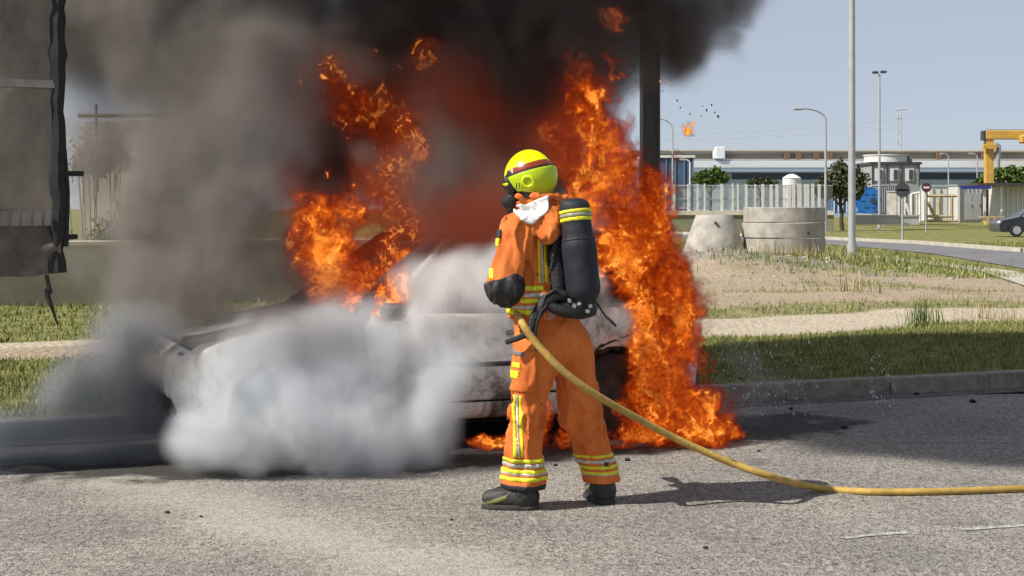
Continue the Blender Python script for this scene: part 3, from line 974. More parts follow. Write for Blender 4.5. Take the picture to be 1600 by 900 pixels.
cabin(1333, 1436, 338, 351, 97, mat('barrier_concrete', (.50, .49, .46), .9, var=.3, scale=1), 'low pale concrete barrier in front of the yard', 'barrier', 0, None, 'concrete_barrier', depth=.6)
cabin(1452, 1497, 292, 345, 120, mat('cabin_white', (.66, .65, .61), .7, var=.12), 'white cabin behind the wooden trestle frames', 'cabin', 4, None, ribm=M_OFF)
cabin(1497, 1536, 290, 348, 108, mat('container_white', (.58, .57, .54), .7, var=.2), 'tall dirty white shipping container with closed doors', 'container', 6, [1513, 1526], 'shipping_container', ribm=M_GALV)
cabin(1562, 1640, 292, 340, 104, mat('container_cream', (.62, .60, .57), .7, var=.12), 'pale ribbed container under the dark lean-to roof', 'container', 10, None, 'shipping_container', ribm=M_WHITE)
cabin(1536, 1565, 296, 342, 118, mat('store_brown', (.12, .065, .05), .8, var=.4), 'dark brown store between the white containers', 'store', 4, None, 'store', ribm=M_OFF)
e = empty('canopy', (XD(1560, 103), 103, .15), 'dark flat lean-to roof with a blue fascia over the containers', 'canopy')
MB().box((XD(1600, 103), 104, ZD(288, 103)), (XD(1680, 103) - XD(1528, 103), 3, .16)).build('roof', mat('dark_felt', (.07, .06, .055), .9, var=.3), e)
MB().box((XD(1520, 103), 102.4, ZD(293, 103)), (2.0, .12, .22)).build('fascia', mat('blue_fascia', (.03, .03, .20), .6), e)
for px in (1540, 1566):
    MB().box((XD(px, 103), 103.2, ZD(316, 103)), (.14, .14, 2.4)).build('post', M_WHITE, e)
# trestles and frames
D = 101.0
M_WOOD = mat('pale_timber', (.52, .40, .24), .8, var=.35, scale=2)
fr = empty('timber_trestle', (XD(1476, D), D, .2), 'pale timber trestle with a slanting brace in the yard', 'trestle')
def beam(a, b, w, m_, parent, name='beam'):
    return MB().tube([a, b], w, 6).build(name, m_, parent)
for (a, b, nm) in [((1447, 296), (1447, 347), 'upright'), ((1467, 306), (1467, 346), 'upright'), ((1487, 306), (1487, 346), 'upright'), ((1447, 345), (1497, 345), 'sill_beam'), ((1450, 306), (1495, 306), 'top_beam'), ((1450, 316), (1463, 343), 'brace'), ((1449, 338), (1490, 338), 'rail')]:
    beam(P(*a, D), P(*b, D), .11, M_WOOD, fr, nm)
fr = empty('steel_goal', (XD(1432, 99), 99, .2), 'white steel goal-shaped frame next to the no entry sign', 'frame')
for (a, b, nm) in [((1424, 303), (1424, 345), 'upright'), ((1437, 300), (1437, 347), 'upright'), ((1424, 303), (1437, 301), 'top_bar'), ((1416, 318), (1424, 343), 'brace')]:
    beam(P(*a, 99), P(*b, 99), .09, M_WHITE, fr, nm)
pal = empty('timber_pallet', (XD(1550, 98), 98, .3), 'yellowish timber pallet lying before the containers', 'pallet')
for k in range(4):
    MB().box((XD(1550, 98), 97.6 + .25 * k, ZD(339, 98)), (1.3, .14, .1)).build('plank', M_WOOD, pal)
for px in (1540, 1550, 1560):
    MB().box((XD(px, 98), 98, ZD(344, 98)), (.12, 1.0, .3)).build('bearer', M_WOOD, pal)

# yellow gantry crane
D = 128.0
cr = empty('gantry_crane', (XD(1545, D), D, .2), 'tall yellow gantry crane over the yard', 'crane')
MB().box((XD(1545, D), D, (ZD(216, D) + .15) / 2), (.62, .7, ZD(216, D) - .15)).build('leg', M_YEL, cr)
MB().box((XD(1660, D), D, (ZD(216, D) + .15) / 2), (.62, .7, ZD(216, D) - .15)).build('leg', M_YEL, cr)
MB().box((XD(1605, D), D, ZD(211, D)), (XD(1670, D) - XD(1537, D), .9, .72), 0, .05).build('girder', M_YEL, cr)
MB().box((XD(1605, D), D - .1, ZD(203.5, D)), (XD(1670, D) - XD(1537, D), .5, .12)).build('rail', M_OFF, cr)
MB().box((XD(1543, D), D - .5, ZD(230, D)), (1.1, .5, .35)).build('platform', M_YEL, cr)
MB().tube([(XD(1556, D), D - .4, ZD(262, D)), (XD(1558, D), D - .4, ZD(228, D)), (XD(1552, D), D - .4, ZD(225, D))], .22, 8).build('cable_chain', M_OFF, cr, True)
MB().box((XD(1598, D), D - .6, ZD(218, D)), (.9, .8, .7), 0, .1).build('hoist', M_YEL, cr)
MB().box((XD(1536.5, D), D, ZD(212, D)), (.25, .8, .8)).build('end_plate', M_DARK, cr)

# lattice pylon and power lines
D = 420.0
py = empty('lattice_pylon', (XD(1405, D), D, 0), 'faint grey lattice power pylon above the grey block', 'pylon')
M_PY = mat('pylon_steel', (.42, .44, .48), .7)
for s_ in (-1, 1):
    MB().tube([(XD(1405 + 5 * s_, D), D, 0), (XD(1405 + 2.2 * s_, D), D, ZD(175, D))], .14, 4).build('leg', M_PY, py)
MB().tube([(XD(1398, D), D, ZD(172, D)), (XD(1416, D), D, ZD(170, D))], .18, 4).build('crossarm', M_PY, py)
MB().tube([(XD(1400, D), D, ZD(185, D)), (XD(1411, D), D, ZD(185, D))], .14, 4).build('crossarm', M_PY, py)
for k in range(9):
    ya, yb = 175 + 9 * k, 184 + 9 * k
    s_ = 1 if k % 2 else -1
    w = 2.2 + .25 * k
    MB().tube([(XD(1405 - w * s_, D), D, ZD(ya, D)), (XD(1405 + w * s_, D), D, ZD(yb, D))], .09, 4).build('brace', M_PY, py)
for i, (ya, yb, lab) in enumerate([(212, 186, 'upper faint power line strung across the sky to the pylon'), (219, 199, 'lower faint power line strung across the sky to the pylon')]):
    pts = []
    for k in range(13):
        u = k / 12
        q = P(1000 + (1402 - 1000) * u, ya + (yb - ya) * u + 5 * math.sin(math.pi * u), 400)
        pts.append(q)
    tag(MB().tube(pts, .055, 4).build('power_line', M_PY), lab, 'power line')

# road signs
def sign(px, py, d, rpx, base_py, label, facing, name='road_sign'):
    x, zc = XD(px, d), ZD(py, d)
    zb = .13
    e = empty(name, (x, d, zb), label, 'road sign')
    MB().tube([(x, d, zb), (x, d, zc + rpx / FOC * d * .95)], .045, 8).build('post', M_GALV, e, True)
    r_d = rpx / FOC * d
    pts = [Vector((x + r_d * math.cos(a), d - .07, zc + r_d * math.sin(a))) for a in np.linspace(0, 2 * math.pi, 33)[:-1]]
    if facing:
        o = MB().prism(pts, (0, -.02, 0), (0, .02, 0)).build('disc', mat('sign_red', (.10, .025, .04), .4), e)
        MB().box((x, d - .1, zc), (r_d * 1.25, .03, r_d * .38)).build('bar', M_WHITE, o)
    else:
        o = MB().prism(pts, (0, .02, 0), (0, .06, 0)).build('disc', mat('sign_back', (.09, .095, .095), .5, .3, var=.2, scale=3), e)
        MB().box((x, d - .02, zc), (r_d * 1.5, .06, .06)).build('bracket', M_GALV, o)
    return e
sign(1410, 297, 62, 11.5, 385, 'round road sign seen from its dark back beside the lane', False)
sign(1447, 293, 92, 7.5, 352, 'round no entry sign with a white bar on a rusty post', True)

# parked grey car
D = 76.0
def far_car(px0, base_py, d):
    x0 = XD(px0, d); z0 = .15
    e = empty('parked_car', (x0 + 2.1, d, z0), 'grey hatchback parked on the grass edge before the containers', 'car')
    M_CAR = mat('grey_car_paint', (.10, .11, .13), .3, .3)
    prof = [(.02, .35), (.0, .62), (.12, .78), (.95, .95), (1.55, 1.36), (2.3, 1.46), (3.2, 1.42), (3.9, 1.05), (4.15, .95), (4.2, .4), (4.1, .22), (.12, .22)]
    pts = [Vector((x0 + a, d, z0 + b)) for a, b in prof]
    mb = MB()
    n = len(pts)
    vv = []
    for wy, k in ((-.62, .86), (-.86, 1), (.86, 1), (.62, .86)):
        for p_, (a, b) in zip(pts, prof):
            ins_ = 1 if b < 1 else (.78 if abs(wy) > .7 else 1)
            vv.append((p_.x, d + wy * (ins_ if b >= 1 else 1), z0 + (b if abs(wy) > .7 else b + .015)))
    ff = []
    for r_ in range(3):
        for i in range(n):
            j = (i + 1) % n
            ff.append((r_ * n + i, r_ * n + j, (r_ + 1) * n + j, (r_ + 1) * n + i))
    ff += [tuple(range(n)), tuple(range(3 * n, 4 * n))[::-1]]
    mb.add(vv, ff).build('body', M_CAR, e, True)
    for poly in ([(1.1, .98), (1.62, 1.34), (2.2, 1.40), (2.2, .98)], [(2.3, .98), (2.3, 1.40), (3.1, 1.37), (3.6, 1.02)]):
        MB().prism([Vector((x0 + a, d - .70 - .14 * (1.45 - b) / .5, z0 + b)) for a, b in poly], (0, -.02, 0), (0, .02, 0)).build('side_window', mat('car_glass', (.30, .34, .38), .1) if poly[0][0] == 1.1 else bpy.data.materials['car_glass'], e)
    for a in (.85, 3.35):
        w_ = MB().tube([(x0 + a, d - .88, z0 + .31), (x0 + a, d - .66, z0 + .31)], .31, 20).build('wheel', mat('tyre', (.025, .025, .025), .9) if a < 1 else bpy.data.materials['tyre'], e, True)
        MB().tube([(x0 + a, d - .90, z0 + .31), (x0 + a, d - .87, z0 + .31)], .2, 16).build('rim', M_GALV, w_, True)
    MB().box((x0 + .08, d - .62, z0 + .7), (.14, .3, .12), 0, .03).build('headlight', M_WHITE, e)
    MB().box((x0 + 1.35, d - .95, z0 + .98), (.16, .14, .12), 0, .03).build('mirror', M_CAR, e)
    return e
far_car(1553, 365, D)

# ---- trees
def leaf_mesh(name, pts, size, seed, squash=.5):
    r = np.random.default_rng(seed)
    n = len(pts)
    a = r.normal(0, 1, (n, 3)); a /= np.linalg.norm(a, axis=1)[:, None]
    b = np.cross(a, r.normal(0, 1, (n, 3))); b /= np.linalg.norm(b, axis=1)[:, None]
    s_ = (size * (.5 + r.random(n)))[:, None]
    v = np.stack([pts - a * s_, pts - b * s_ * squash, pts + a * s_, pts + b * s_ * squash], 1)
    me = np_mesh(name, v, np.arange(n * 4).reshape(n, 4))
    me.attributes.new('tint', 'FLOAT', 'POINT').data.foreach_set('value', np.repeat(r.random(n).astype(np.float32), 4))
    return me
def crown_pts(blobs, n, seed):
    r = np.random.default_rng(seed)
    w = np.array([b[3] ** 2 for b in blobs]); w = w / w.sum()
    k = r.choice(len(blobs), n, p=w)
    bl = np.array([(b[0], b[1], b[2], b[3], b[4] if len(b) > 4 else 1.0) for b in blobs])[k]
    u = r.normal(0, 1, (n, 3)); u /= np.linalg.norm(u, axis=1)[:, None]
    rad = bl[:, 3] * (r.random(n) ** .45) * (1 + .25 * r.normal(0, 1, n))
    return bl[:, :3] + u * rad[:, None] * np.column_stack([np.ones(n), np.ones(n), bl[:, 4]])
M_LEAF_D = tint_mat('olive_leaves', [(0, (.035, .05, .022)), (.6, (.085, .10, .05)), (1, (.17, .18, .10))])
M_LEAF_G = tint_mat('green_leaves', [(0, (.035, .075, .015)), (.6, (.09, .15, .035)), (1, (.19, .23, .07))])
M_LEAF_Y = tint_mat('reed_leaves', [(0, (.07, .09, .03)), (.5, (.18, .19, .08)), (1, (.42, .36, .19))])
M_BARK = mat('bark', (.10, .075, .05), .95, var=.5, scale=10, bump=.6)
def tree(name, base, top, crown, n, leaf, m_, label, seed, r0=.16, group=None):
    e = empty(name, base, label, 'tree', group)
    r = np.random.default_rng(seed)
    mb = MB()
    b, t = Vector(base), Vector(top)
    pts = [b.lerp(t, k / 6) + Vector((r.normal(0, .05), r.normal(0, .05), 0)) * (k > 0) for k in range(7)]
    mb.tube(pts, [r0 * (1 - .09 * k) for k in range(7)], 8)
    for c in crown[:7]:
        s_ = pts[4].lerp(pts[6], r.random())
        c_ = Vector(c[:3])
        mb.tube([s_, s_.lerp(c_, .5) + Vector((0, 0, .1)), c_], [r0 * .45, r0 * .3, r0 * .1], 6)
    mb.build('trunk', M_BARK, e, True)
    link('crown', leaf_mesh('crown', crown_pts(crown, n, seed), leaf, seed + 1), m_, e)
    return e
D = 96.0
def C(px, py, d, rpx, sq=1.0):
    q = P(px, py, d); return (q.x, q.y, q.z, rpx / FOC * d, sq)
tree('olive_tree', (XD(1316, D), D, .13), tuple(P(1312, 306, D)), [C(1300, 285, D, 18), C(1325, 272, D, 17), C(1340, 283, D, 16), C(1283, 295, D, 13), C(1312, 262, D, 11), C(1338, 300, D, 12), C(1318, 292, D, 18), C(1296, 300, D, 11)], 5200, .14, M_LEAF_D, 'round olive green tree beside the curved lamp post', 90)
D = 135.0
tree('umbrella_pine', (XD(1575, D), D, .1), tuple(P(1578, 285, D)), [C(1560, 273, D, 13, .6), C(1580, 269, D, 14, .6), C(1600, 272, D, 15, .6), C(1540, 280, D, 10, .6), C(1530, 284, D, 8, .6), C(1620, 272, D, 15, .6), C(1590, 278, D, 16, .6)], 6500, .2, M_LEAF_G, 'broad flat topped green pine behind the crane leg', 91)
D = 140.0
tree('leafy_tree', (XD(1110, D), D, .1), tuple(P(1112, 285, D)), [C(1100, 275, D, 10, .8), C(1118, 271, D, 10, .8), C(1130, 279, D, 8, .8), C(1090, 280, D, 8, .8), C(1108, 281, D, 12, .7)], 3200, .2, M_LEAF_G, 'bright green rounded tree behind the white fence', 92)
tree('leafy_tree', (XD(1190, D + 15), D + 15, .1), tuple(P(1190, 290, D + 15)), [C(1180, 285, D + 15, 7, .8), C(1196, 284, D + 15, 8, .7), C(1208, 288, D + 15, 7, .7), C(1170, 288, D + 15, 6, .7)], 1800, .2, M_LEAF_D, 'low dark tree tops between the green tree and the white tank', 93)

# ------------------------------------------------------------------ background, left of the fire
w0 = TS(-14, 12.7); w1 = TS(4.5, 12.7)
lw = empty('low_wall', TS(-5, 12.7, .1), 'low rendered garden wall with a pale coping behind the left grass', 'wall')
M_LW = mat('olive_render', (.42, .385, .29), .95, var=.3, scale=1.2, bump=.3)
MB().box(TS(-2.25, 12.7, .55), (23.5, .22, .9), KYAW).build('wall_face', M_LW, lw)
for i in range(11):
    MB().box(TS(-14 + 2.136 * i + 1.07, 12.7, 1.03), (2.12, .32, .07), KYAW, .01).build('coping', M_COPE, lw)
# reeds and shrubs over the wall
D = 27.0
rr_ = np.random.default_rng(31)
for i, (px, py, rp, n, lab) in enumerate([(165, 372, 26, 1500, 'low grey-green shrub rising just over the garden wall'), (205, 355, 26, 1900, 'taller shrub with pale stems behind the garden wall'), (140, 248, 26, 1300, 'leafy shrub top against the brick gable'), (180, 240, 22, 900, 'thin leafy twigs before the pale gable'), (60, 360, 40, 1500, 'dense shrub behind the garden wall beside the trailer')]):
    q = P(px, py, D)
    e = empty('shrub', (q.x, q.y, .13), lab, 'shrub')
    mb = MB()
    for k in range(7):
        dx = rr_.normal(0, rp / FOC * D * .55)
        mb.tube([(q.x + dx * .5, D, .1), (q.x + dx * .8, D, .1 + (q.z - .1) * .6), (q.x + dx, D + rr_.normal(0, .1), q.z + rr_.random() * rp / FOC * D * .8)], [.03, .02, .008], 5)
    mb.build('stems', mat('pale_stem', (.42, .36, .25), .9) if i == 0 else bpy.data.materials['pale_stem'], e)
    link('foliage', leaf_mesh('foliage', crown_pts([C(px, py, D, rp, 1.1), C(px - rp * .6, py + rp * .5, D, rp * .6), C(px + rp * .6, py + rp * .4, D, rp * .6)], n, 130 + i), .055, 140 + i, .35), M_LEAF_Y, e)
# gable with an open timber frame
D = 34.0
hs_ = empty('brick_outbuilding', (XD(160, D), D, .1), 'pale brick outbuilding with an open timber roof frame', 'building')
M_BR = mat('pale_brick', (.52, .45, .35), .9, var=.3, scale=5)
gw0, gw1 = XD(122, D), XD(260, D)
MB().box(((gw0 + gw1) / 2, D + .6, ZD(183, D) / 2 - .1), (gw1 - gw0, .3, ZD(183, D) - .2)).build('wall', mat('mortar', (.40, .36, .30), .95), hs_)
bm_ = None
rb = np.random.default_rng(3)
nb = 0
row_h = .105
zz = ZD(262, D)
while zz < ZD(184, D) - .1:
    off_ = .14 if int(round((zz - ZD(262, D)) / row_h)) % 2 else 0
    x = gw0 + off_ - .1
    while x < XD(232, D):
        if nb < 290:
            mb = MB(); mb.box((x + .13, D + .44 + rb.normal(0, .004), zz + row_h / 2), (.262, .06, row_h - .014))
            mb.build('brick', M_BR, hs_); nb += 1
        x += .28
    zz += row_h
M_TIM = mat('dark_timber', (.13, .10, .075), .9, var=.4, scale=4)
for (a, b, w, nm) in [((122, 181), (262, 180), .05, 'roof_beam'), ((150, 163), (152, 300), .035, 'upright'), ((208, 186), (165, 245), .035, 'brace')]:
    MB().tube([P(*a, D), P(*b, D)], w, 6).build(nm, M_TIM, hs_)

# dark post beyond the kerb, behind the flames
D = 15.0
px_ = XD(1015.5, D)
post = empty('steel_post', (px_, D, .13), 'thick dark brown post rising behind the right hand flames', 'post')
M_POST = mat('dark_brown_steel', (.10, .082, .072), .55, .2, var=.5, scale=3, stretch=(6, 6, .6))
MB().box((px_, D, 3.6), (.172, .18, 7.0), .12, .012).build('shaft', M_POST, post)
MB().box((px_, D, .15), (.4, .4, .05), .12, .01).build('base_plate', M_POST, post)
MB().box((px_, D, 7.14), (.22, .23, .06), .12, .01).build('cap', M_POST, post)

# ------------------------------------------------------------------ curtain-sided lorry body, left edge
LY = KYAW                                      # parked parallel to the kerb
lk, ln_ = Vector((KD[0], KD[1], 0)), Vector((KN[0], KN[1], 0))
LC = P(100, 435, 9.0)                          # lower rear corner of the curtain
def LP(a, b, z): return Vector((LC.x, LC.y, 0)) - lk * a + ln_ * b + Vector((0, 0, z))
lorry = empty('tarpaulin_trailer', LP(3, .4, 0), 'scorched grey tarpaulin-sided trailer with a torn lower flap and hanging strap', 'trailer')
M_TARP = mat('scorched_tarp', (.34, .295, .235), .75, var=.62, scale=1.7, bump=.5, bscale=7, spec=.25, stretch=(1, 1, .6))
M_TARP2 = mat('sooty_tarp', (.21, .18, .15), .8, var=.65, scale=3, bump=.6, bscale=9, spec=.2)
M_BAND = mat('faded_band', (.36, .34, .30), .8, var=.4, scale=6)
M_STRAP = mat('black_strap', (.012, .012, .012), .7)
zb_, zt_ = EYE - (352 - HOR) / FOC * 9, 2.86
def sheet(name, a0, a1, z0, z1, na, nz, amp, seed, off, m_, parent, thick=.012, ragged=0.0, crumple=0.0):
    r = np.random.default_rng(seed)
    ph = r.random(6) * 6
    vv, ff = [], []
    for side in (0, 1):
        for i in range(na + 1):
            for j in range(nz + 1):
                a = a0 + (a1 - a0) * i / na
                u = j / nz
                zlow = z0 + ragged * (math.sin(a * 7 + ph[0]) + .6 * math.sin(a * 17 + ph[1]))
                z = zlow + (z1 - zlow) * u
                w = amp * (math.sin(a * 5 + ph[2] + .6 * z) + .6 * math.sin(a * 11 + ph[3] - z)) + .4 * amp * math.sin(z * 5 + ph[4])
                if crumple:
                    w += crumple * (math.sin(z * 24 + a * 3 + ph[5]) + .8 * math.sin(z * 41 - a * 6 + ph[1]) + .5 * math.sin(z * 13 + a * 12))
                vv.append(LP(a, off + w + side * thick, z))
    n = (na + 1) * (nz + 1)
    I = lambda s_, i, j: s_ * n + i * (nz + 1) + j
    for i in range(na):
        for j in range(nz):
            ff.append((I(0, i, j), I(0, i + 1, j), I(0, i + 1, j + 1), I(0, i, j + 1)))
            ff.append((I(1, i, j), I(1, i, j + 1), I(1, i + 1, j + 1), I(1, i + 1, j)))
    for i in range(na):
        ff.append((I(0, i, 0), I(1, i, 0), I(1, i + 1, 0), I(0, i + 1, 0)))
        ff.append((I(0, i, nz), I(0, i + 1, nz), I(1, i + 1, nz), I(1, i, nz)))
    for j in range(nz):
        ff.append((I(0, 0, j), I(0, 0, j + 1), I(1, 0, j + 1), I(1, 0, j)))
        ff.append((I(0, na, j), I(1, na, j), I(1, na, j + 1), I(0, na, j + 1)))
    return MB().add(vv, ff).build(name, m_, parent, True)
sheet('curtain', .06, 7.2, zb_, zt_, 120, 40, .012, 1, 0, M_TARP, lorry)
sheet('lower_flap', .02, 7.2, 1.155, zb_ + .02, 140, 26, .014, 2, .012, M_TARP2, lorry, ragged=.016, crumple=.010)
for zc, h_ in ((EYE - (132 - HOR) / FOC * 9, .045), (EYE - (341 - HOR) / FOC * 9, .085), (2.8, .05)):
    sheet('band', .05, 7.2, zc - h_ / 2, zc + h_ / 2, 60, 2, .012, 1, -.016, M_BAND, lorry)
zc = EYE - (338 - HOR) / FOC * 9
for i in range(16):                              # short buckled tension straps over the lower band
    MB().box(LP(.12 + i * .062, -.03, zc - .005), (.012, .012, .1), LY).build('tension_strap', M_TARP2, lorry)
rr_ = np.random.default_rng(12)
# burnt ragged edge post
pts, rad = [], []
for k in range(26):
    z = 1.17 + (zt_ - 1.17) * k / 25
    pts.append(LP(.035 + rr_.normal(0, .006), .02, z)); rad.append(.048 + rr_.normal(0, .006))
MB().tube(pts, rad, 8).build('corner_post', M_STRAP, lorry, True)
for z, l_ in ((EYE - (271 - HOR) / FOC * 9, .07), (EYE - (370 - HOR) / FOC * 9, .035)):
    MB().box(LP(-.02 - l_ / 2, .02, z), (l_ + .05, .035, .03), LY, .006).build('hinge', M_STRAP, lorry)
MB().tube([LP(.0, .0, EYE - (232 - HOR) / FOC * 9), LP(-.02, .0, EYE - (300 - HOR) / FOC * 9), LP(-.012, 0, EYE - (385 - HOR) / FOC * 9)], .016, 6).build('locking_bar', M_STRAP, lorry)
# dangling strap
MB().tube([LP(.10, -.01, 1.16), LP(.085, -.01, 1.09), LP(.095, -.01, 1.04), LP(.07, -.01, .97), LP(.035, -.01, .86)], [.013, .014, .019, .012, .004], 6).build('hanging_strap', M_STRAP, lorry, True)
MB().box(LP(.09, -.01, 1.065), (.045, .03, .035), LY, .006).build('buckle', M_STRAP, lorry)
M_LBOX = mat('lorry_panel', (.12, .115, .11), .7, var=.4, scale=2)
MB().box(LP(3.62, .27, (zt_ + 1.25) / 2), (7.1, .42, zt_ - 1.25), LY).build('cargo_body', M_LBOX, lorry)
MB().box(LP(3.62, .26, zt_ + .04), (7.25, .54, .08), LY).build('roof', M_LBOX, lorry)
MB().box(LP(4.1, .27, 1.1), (6.0, .3, .2), LY).build('chassis', M_STRAP, lorry)
for a in (3.1, 6.2):
    for b in (.0, .52):
        c = LP(a, b, .45)
        w_ = MB().tube([c - ln_ * .13, c + ln_ * .13], .45, 28).build('wheel', bpy.data.materials['tyre'], lorry, True)
        MB().tube([c - ln_ * .145, c - ln_ * .1], .26, 20).build('rim', M_GALV, w_, True)
for k in range(2):
    MB().box(LP(4.0, .2 + .14 * k, .8), (5.6, .06, .4), LY).build('frame_rail', M_STRAP, lorry)

# ------------------------------------------------------------------ the burning car
CO = Vector((-2.0, 9.185, 0)); ck, cn = lk, ln_
def CP(a, b, z): return CO + ck * a + cn * b + Vector((0, 0, z))
car = empty('burning_car', CP(1.8, .8, 0), 'burnt out small white hatchback burning beside the kerb', 'car')
def burnt_paint():
    m = bpy.data.materials.new('blistered_white_paint')
    m.use_nodes = True
    nt = m.node_tree; N, L = nt.nodes.new, nt.links.new
    b = nt.nodes['Principled BSDF']; b.inputs['Roughness'].default_value = .75
    tc = N('ShaderNodeTexCoord').outputs['Object']
    def noise(s_, d_=6, dist=0.0):
        n = N('ShaderNodeTexNoise'); n.inputs['Scale'].default_value = s_; n.inputs['Detail'].default_value = d_; n.inputs['Distortion'].default_value = dist; n.inputs['Roughness'].default_value = .65
        L(tc, n.inputs[0]); return n.outputs['Fac']
    def rmp(src, st):
        r = N('ShaderNodeValToRGB'); el = r.color_ramp.elements
        while len(el) < len(st): el.new(.5)
        for e, (p_, c) in zip(el, st): e.position = p_; e.color = (*c, 1)
        L(src, r.inputs[0]); return r.outputs[0]
    n1, n2 = noise(2.2, 7, .6), noise(13, 6, 1.0)
    a = rmp(n1, [(.33, (.05, .048, .045)), (.39, (.26, .25, .22)), (.45, (.66, .65, .60)), (.6, (.82, .81, .78))])
    c = rmp(n2, [(.33, (.20, .19, .16)), (.44, (.78, .76, .70)), (.6, (1, 1, 1))])
    x = N('ShaderNodeMix'); x.data_type = 'RGBA'; x.blend_type = 'MULTIPLY'; x.inputs[0].default_value = .7
    L(a, x.inputs[6]); L(c, x.inputs[7]); L(x.outputs[2], b.inputs['Base Color'])
    bp = N('ShaderNodeBump'); bp.inputs['Strength'].default_value = .5; bp.inputs['Distance'].default_value = .02
    L(n2, bp.inputs['Height']); L(bp.outputs[0], b.inputs['Normal'])
    return m
M_BURNT = burnt_paint()
M_CHARRED = mat('charred_metal', (.09, .08, .075), .85, col2=(.015, .013, .012), scale=5, bump=.5)
M_SEAT = mat('charred_foam', (.02, .018, .017), .95, var=.4, scale=8, bump=.6)
def sdf_poly(poly, x, z):
    p = np.array(poly, np.float32)
    d = np.full(np.broadcast(x, z).shape, 1e9, np.float32); s_ = np.ones_like(d)
    for i in range(len(p)):
        a, b = p[i], p[i - 1]
        e = b - a
        wx, wz = x - a[0], z - a[1]
        t = np.clip((wx * e[0] + wz * e[1]) / (e @ e), 0, 1)
        d = np.minimum(d, (wx - t * e[0]) ** 2 + (wz - t * e[1]) ** 2)
        c1, c2, c3 = z >= a[1], z < b[1], e[0] * wz > e[1] * wx
        s_ = np.where((c1 & c2 & c3) | (~c1 & ~c2 & ~c3), -s_, s_)
    return np.sqrt(d) * s_
g = Grid((-.1, -.1, .05), (3.75, 1.75, 1.6), .02)
prof = [(.06, .24), (0, .42), (.03, .60), (.16, .70), (1.02, .86), (1.70, 1.36), (2.25, 1.43), (3.05, 1.39), (3.46, .98), (3.58, .62), (3.55, .26), (3.3, .2), (.3, .2)]
sp = sdf_poly(prof, g.X, g.Z) - .02
yc = np.abs(g.Y - .82)
hw = .80 - .17 * np.clip((g.Z - .82) / .6, 0, 1) - .03 * np.clip((.45 - g.Z) / .3, 0, 1) - .10 * np.clip((.45 - g.X) / .45, 0, 1) ** 2 - .08 * np.clip((g.X - 3.2) / .4, 0, 1) ** 2
solid = smax(sp, yc - hw, .07)
shell = np.maximum(solid, -(solid + .045))
for wx in (.66, 2.92):
    arch = np.sqrt((g.X - wx) ** 2 + (g.Z - .30) ** 2) - .345
    lip = np.maximum(np.abs(arch) - .022, np.abs(yc - .775) - .03)
    shell = np.minimum(np.maximum(shell, -arch), np.maximum(lip, .2 - g.Z + 0 * yc))
wins = {'front': [(1.28, .88), (1.80, 1.30), (2.30, 1.34), (2.30, .86)], 'rear': [(2.40, .86), (2.40, 1.34), (2.95, 1.31), (3.20, .90)]}
hole = None
for w_ in wins.values():
    h_ = np.maximum(sdf_poly(w_, g.X, g.Z), .45 - yc)
    hole = h_ if hole is None else np.minimum(hole, h_)
ws = np.maximum(sdf_poly([(1.12, .86), (1.77, 1.33), (1.5, 1.7), (.6, 1.0)], g.X, g.Z), yc - .58)
rw = np.maximum(sdf_poly([(3.12, 1.34), (3.42, 1.02), (3.7, 1.1), (3.4, 1.5)], g.X, g.Z), yc - .52)
shell = np.maximum(shell, -np.minimum(hole, np.minimum(ws, rw)))
dpoly = [(1.22, .30), (1.16, .80), (1.22, .88), (1.76, 1.36), (2.33, 1.385), (2.33, .30)]
rpoly = [(2.37, .34), (2.37, 1.385), (2.98, 1.355), (3.24, .92), (3.10, .72), (2.78, .62), (2.60, .34)]
hpoly = [(.14, .66), (.05, .8), (.9, 1.0), (1.03, .9), (1.0, .83)]
def cut(poly, off): return sdf_poly(poly, g.X, g.Z) + off
side_near = g.Y - .35 + 0 * g.X + 0 * g.Z
door_f = np.maximum(cut(dpoly, .006), side_near)
door_r = np.maximum(cut(rpoly, .006), side_near)
hood = np.maximum(cut(hpoly, .004), yc - .66)
hatch = np.maximum(sdf_poly([(3.06, 1.5), (3.10, 1.34), (3.40, .96), (3.50, .55), (3.75, .55), (3.75, 1.2)], g.X, g.Z), yc - .62)
gap = np.minimum(np.minimum(np.maximum(cut(dpoly, -.006), side_near), np.maximum(cut(rpoly, -.006), side_near)), np.minimum(np.maximum(cut(hpoly, -.008), yc - .67), hatch - .008))
def cpart(name, f, m_, parent=car):
    v, q = surface(g, f)
    if not len(v): return None
    w = np.array(CO)[None] + v[:, :1] * np.array(ck)[None] + v[:, 1:2] * np.array(cn)[None]
    w[:, 2] = v[:, 2]
    return link(name, np_mesh(name, w, q), m_, parent, True)
zs_ = .80 + .02 * spec_noise(g.n, 2.4, 71, (1, 1, 1), .02) - g.Z
cpart('body', np.maximum(np.maximum(shell, -gap), -zs_ - .0), M_BURNT)
cpart('roof_frame', np.maximum(np.maximum(shell, -gap), zs_ + .0), M_CHARRED)
df = cpart('door', np.maximum(shell, door_f), M_BURNT)
dr = cpart('door', np.maximum(shell, door_r), M_BURNT)
df['label'] = 'blistered white front door with its glass gone'
cpart('bonnet', np.maximum(shell, hood), mat('burnt_bonnet', (.22, .21, .195), .85, col2=(.05, .045, .04), scale=4, bump=.4))
cpart('tailgate', np.maximum(shell, hatch + .004), M_CHARRED)
for a, d_ in ((2.20, df), (2.52, dr)):
    MB().box(CP(a, .01, .74), (.17, .03, .035), LY, .01).build('handle', M_CHARRED, d_)
    MB().box(CP(a - .35, .02, .54), (.66, .025, .03), LY, .008).build('rubbing_strip', M_CHARRED, d_)
MB().box(CP(1.33, -.06, .90), (.16, .12, .11), LY, .03).build('mirror', M_CHARRED, car)
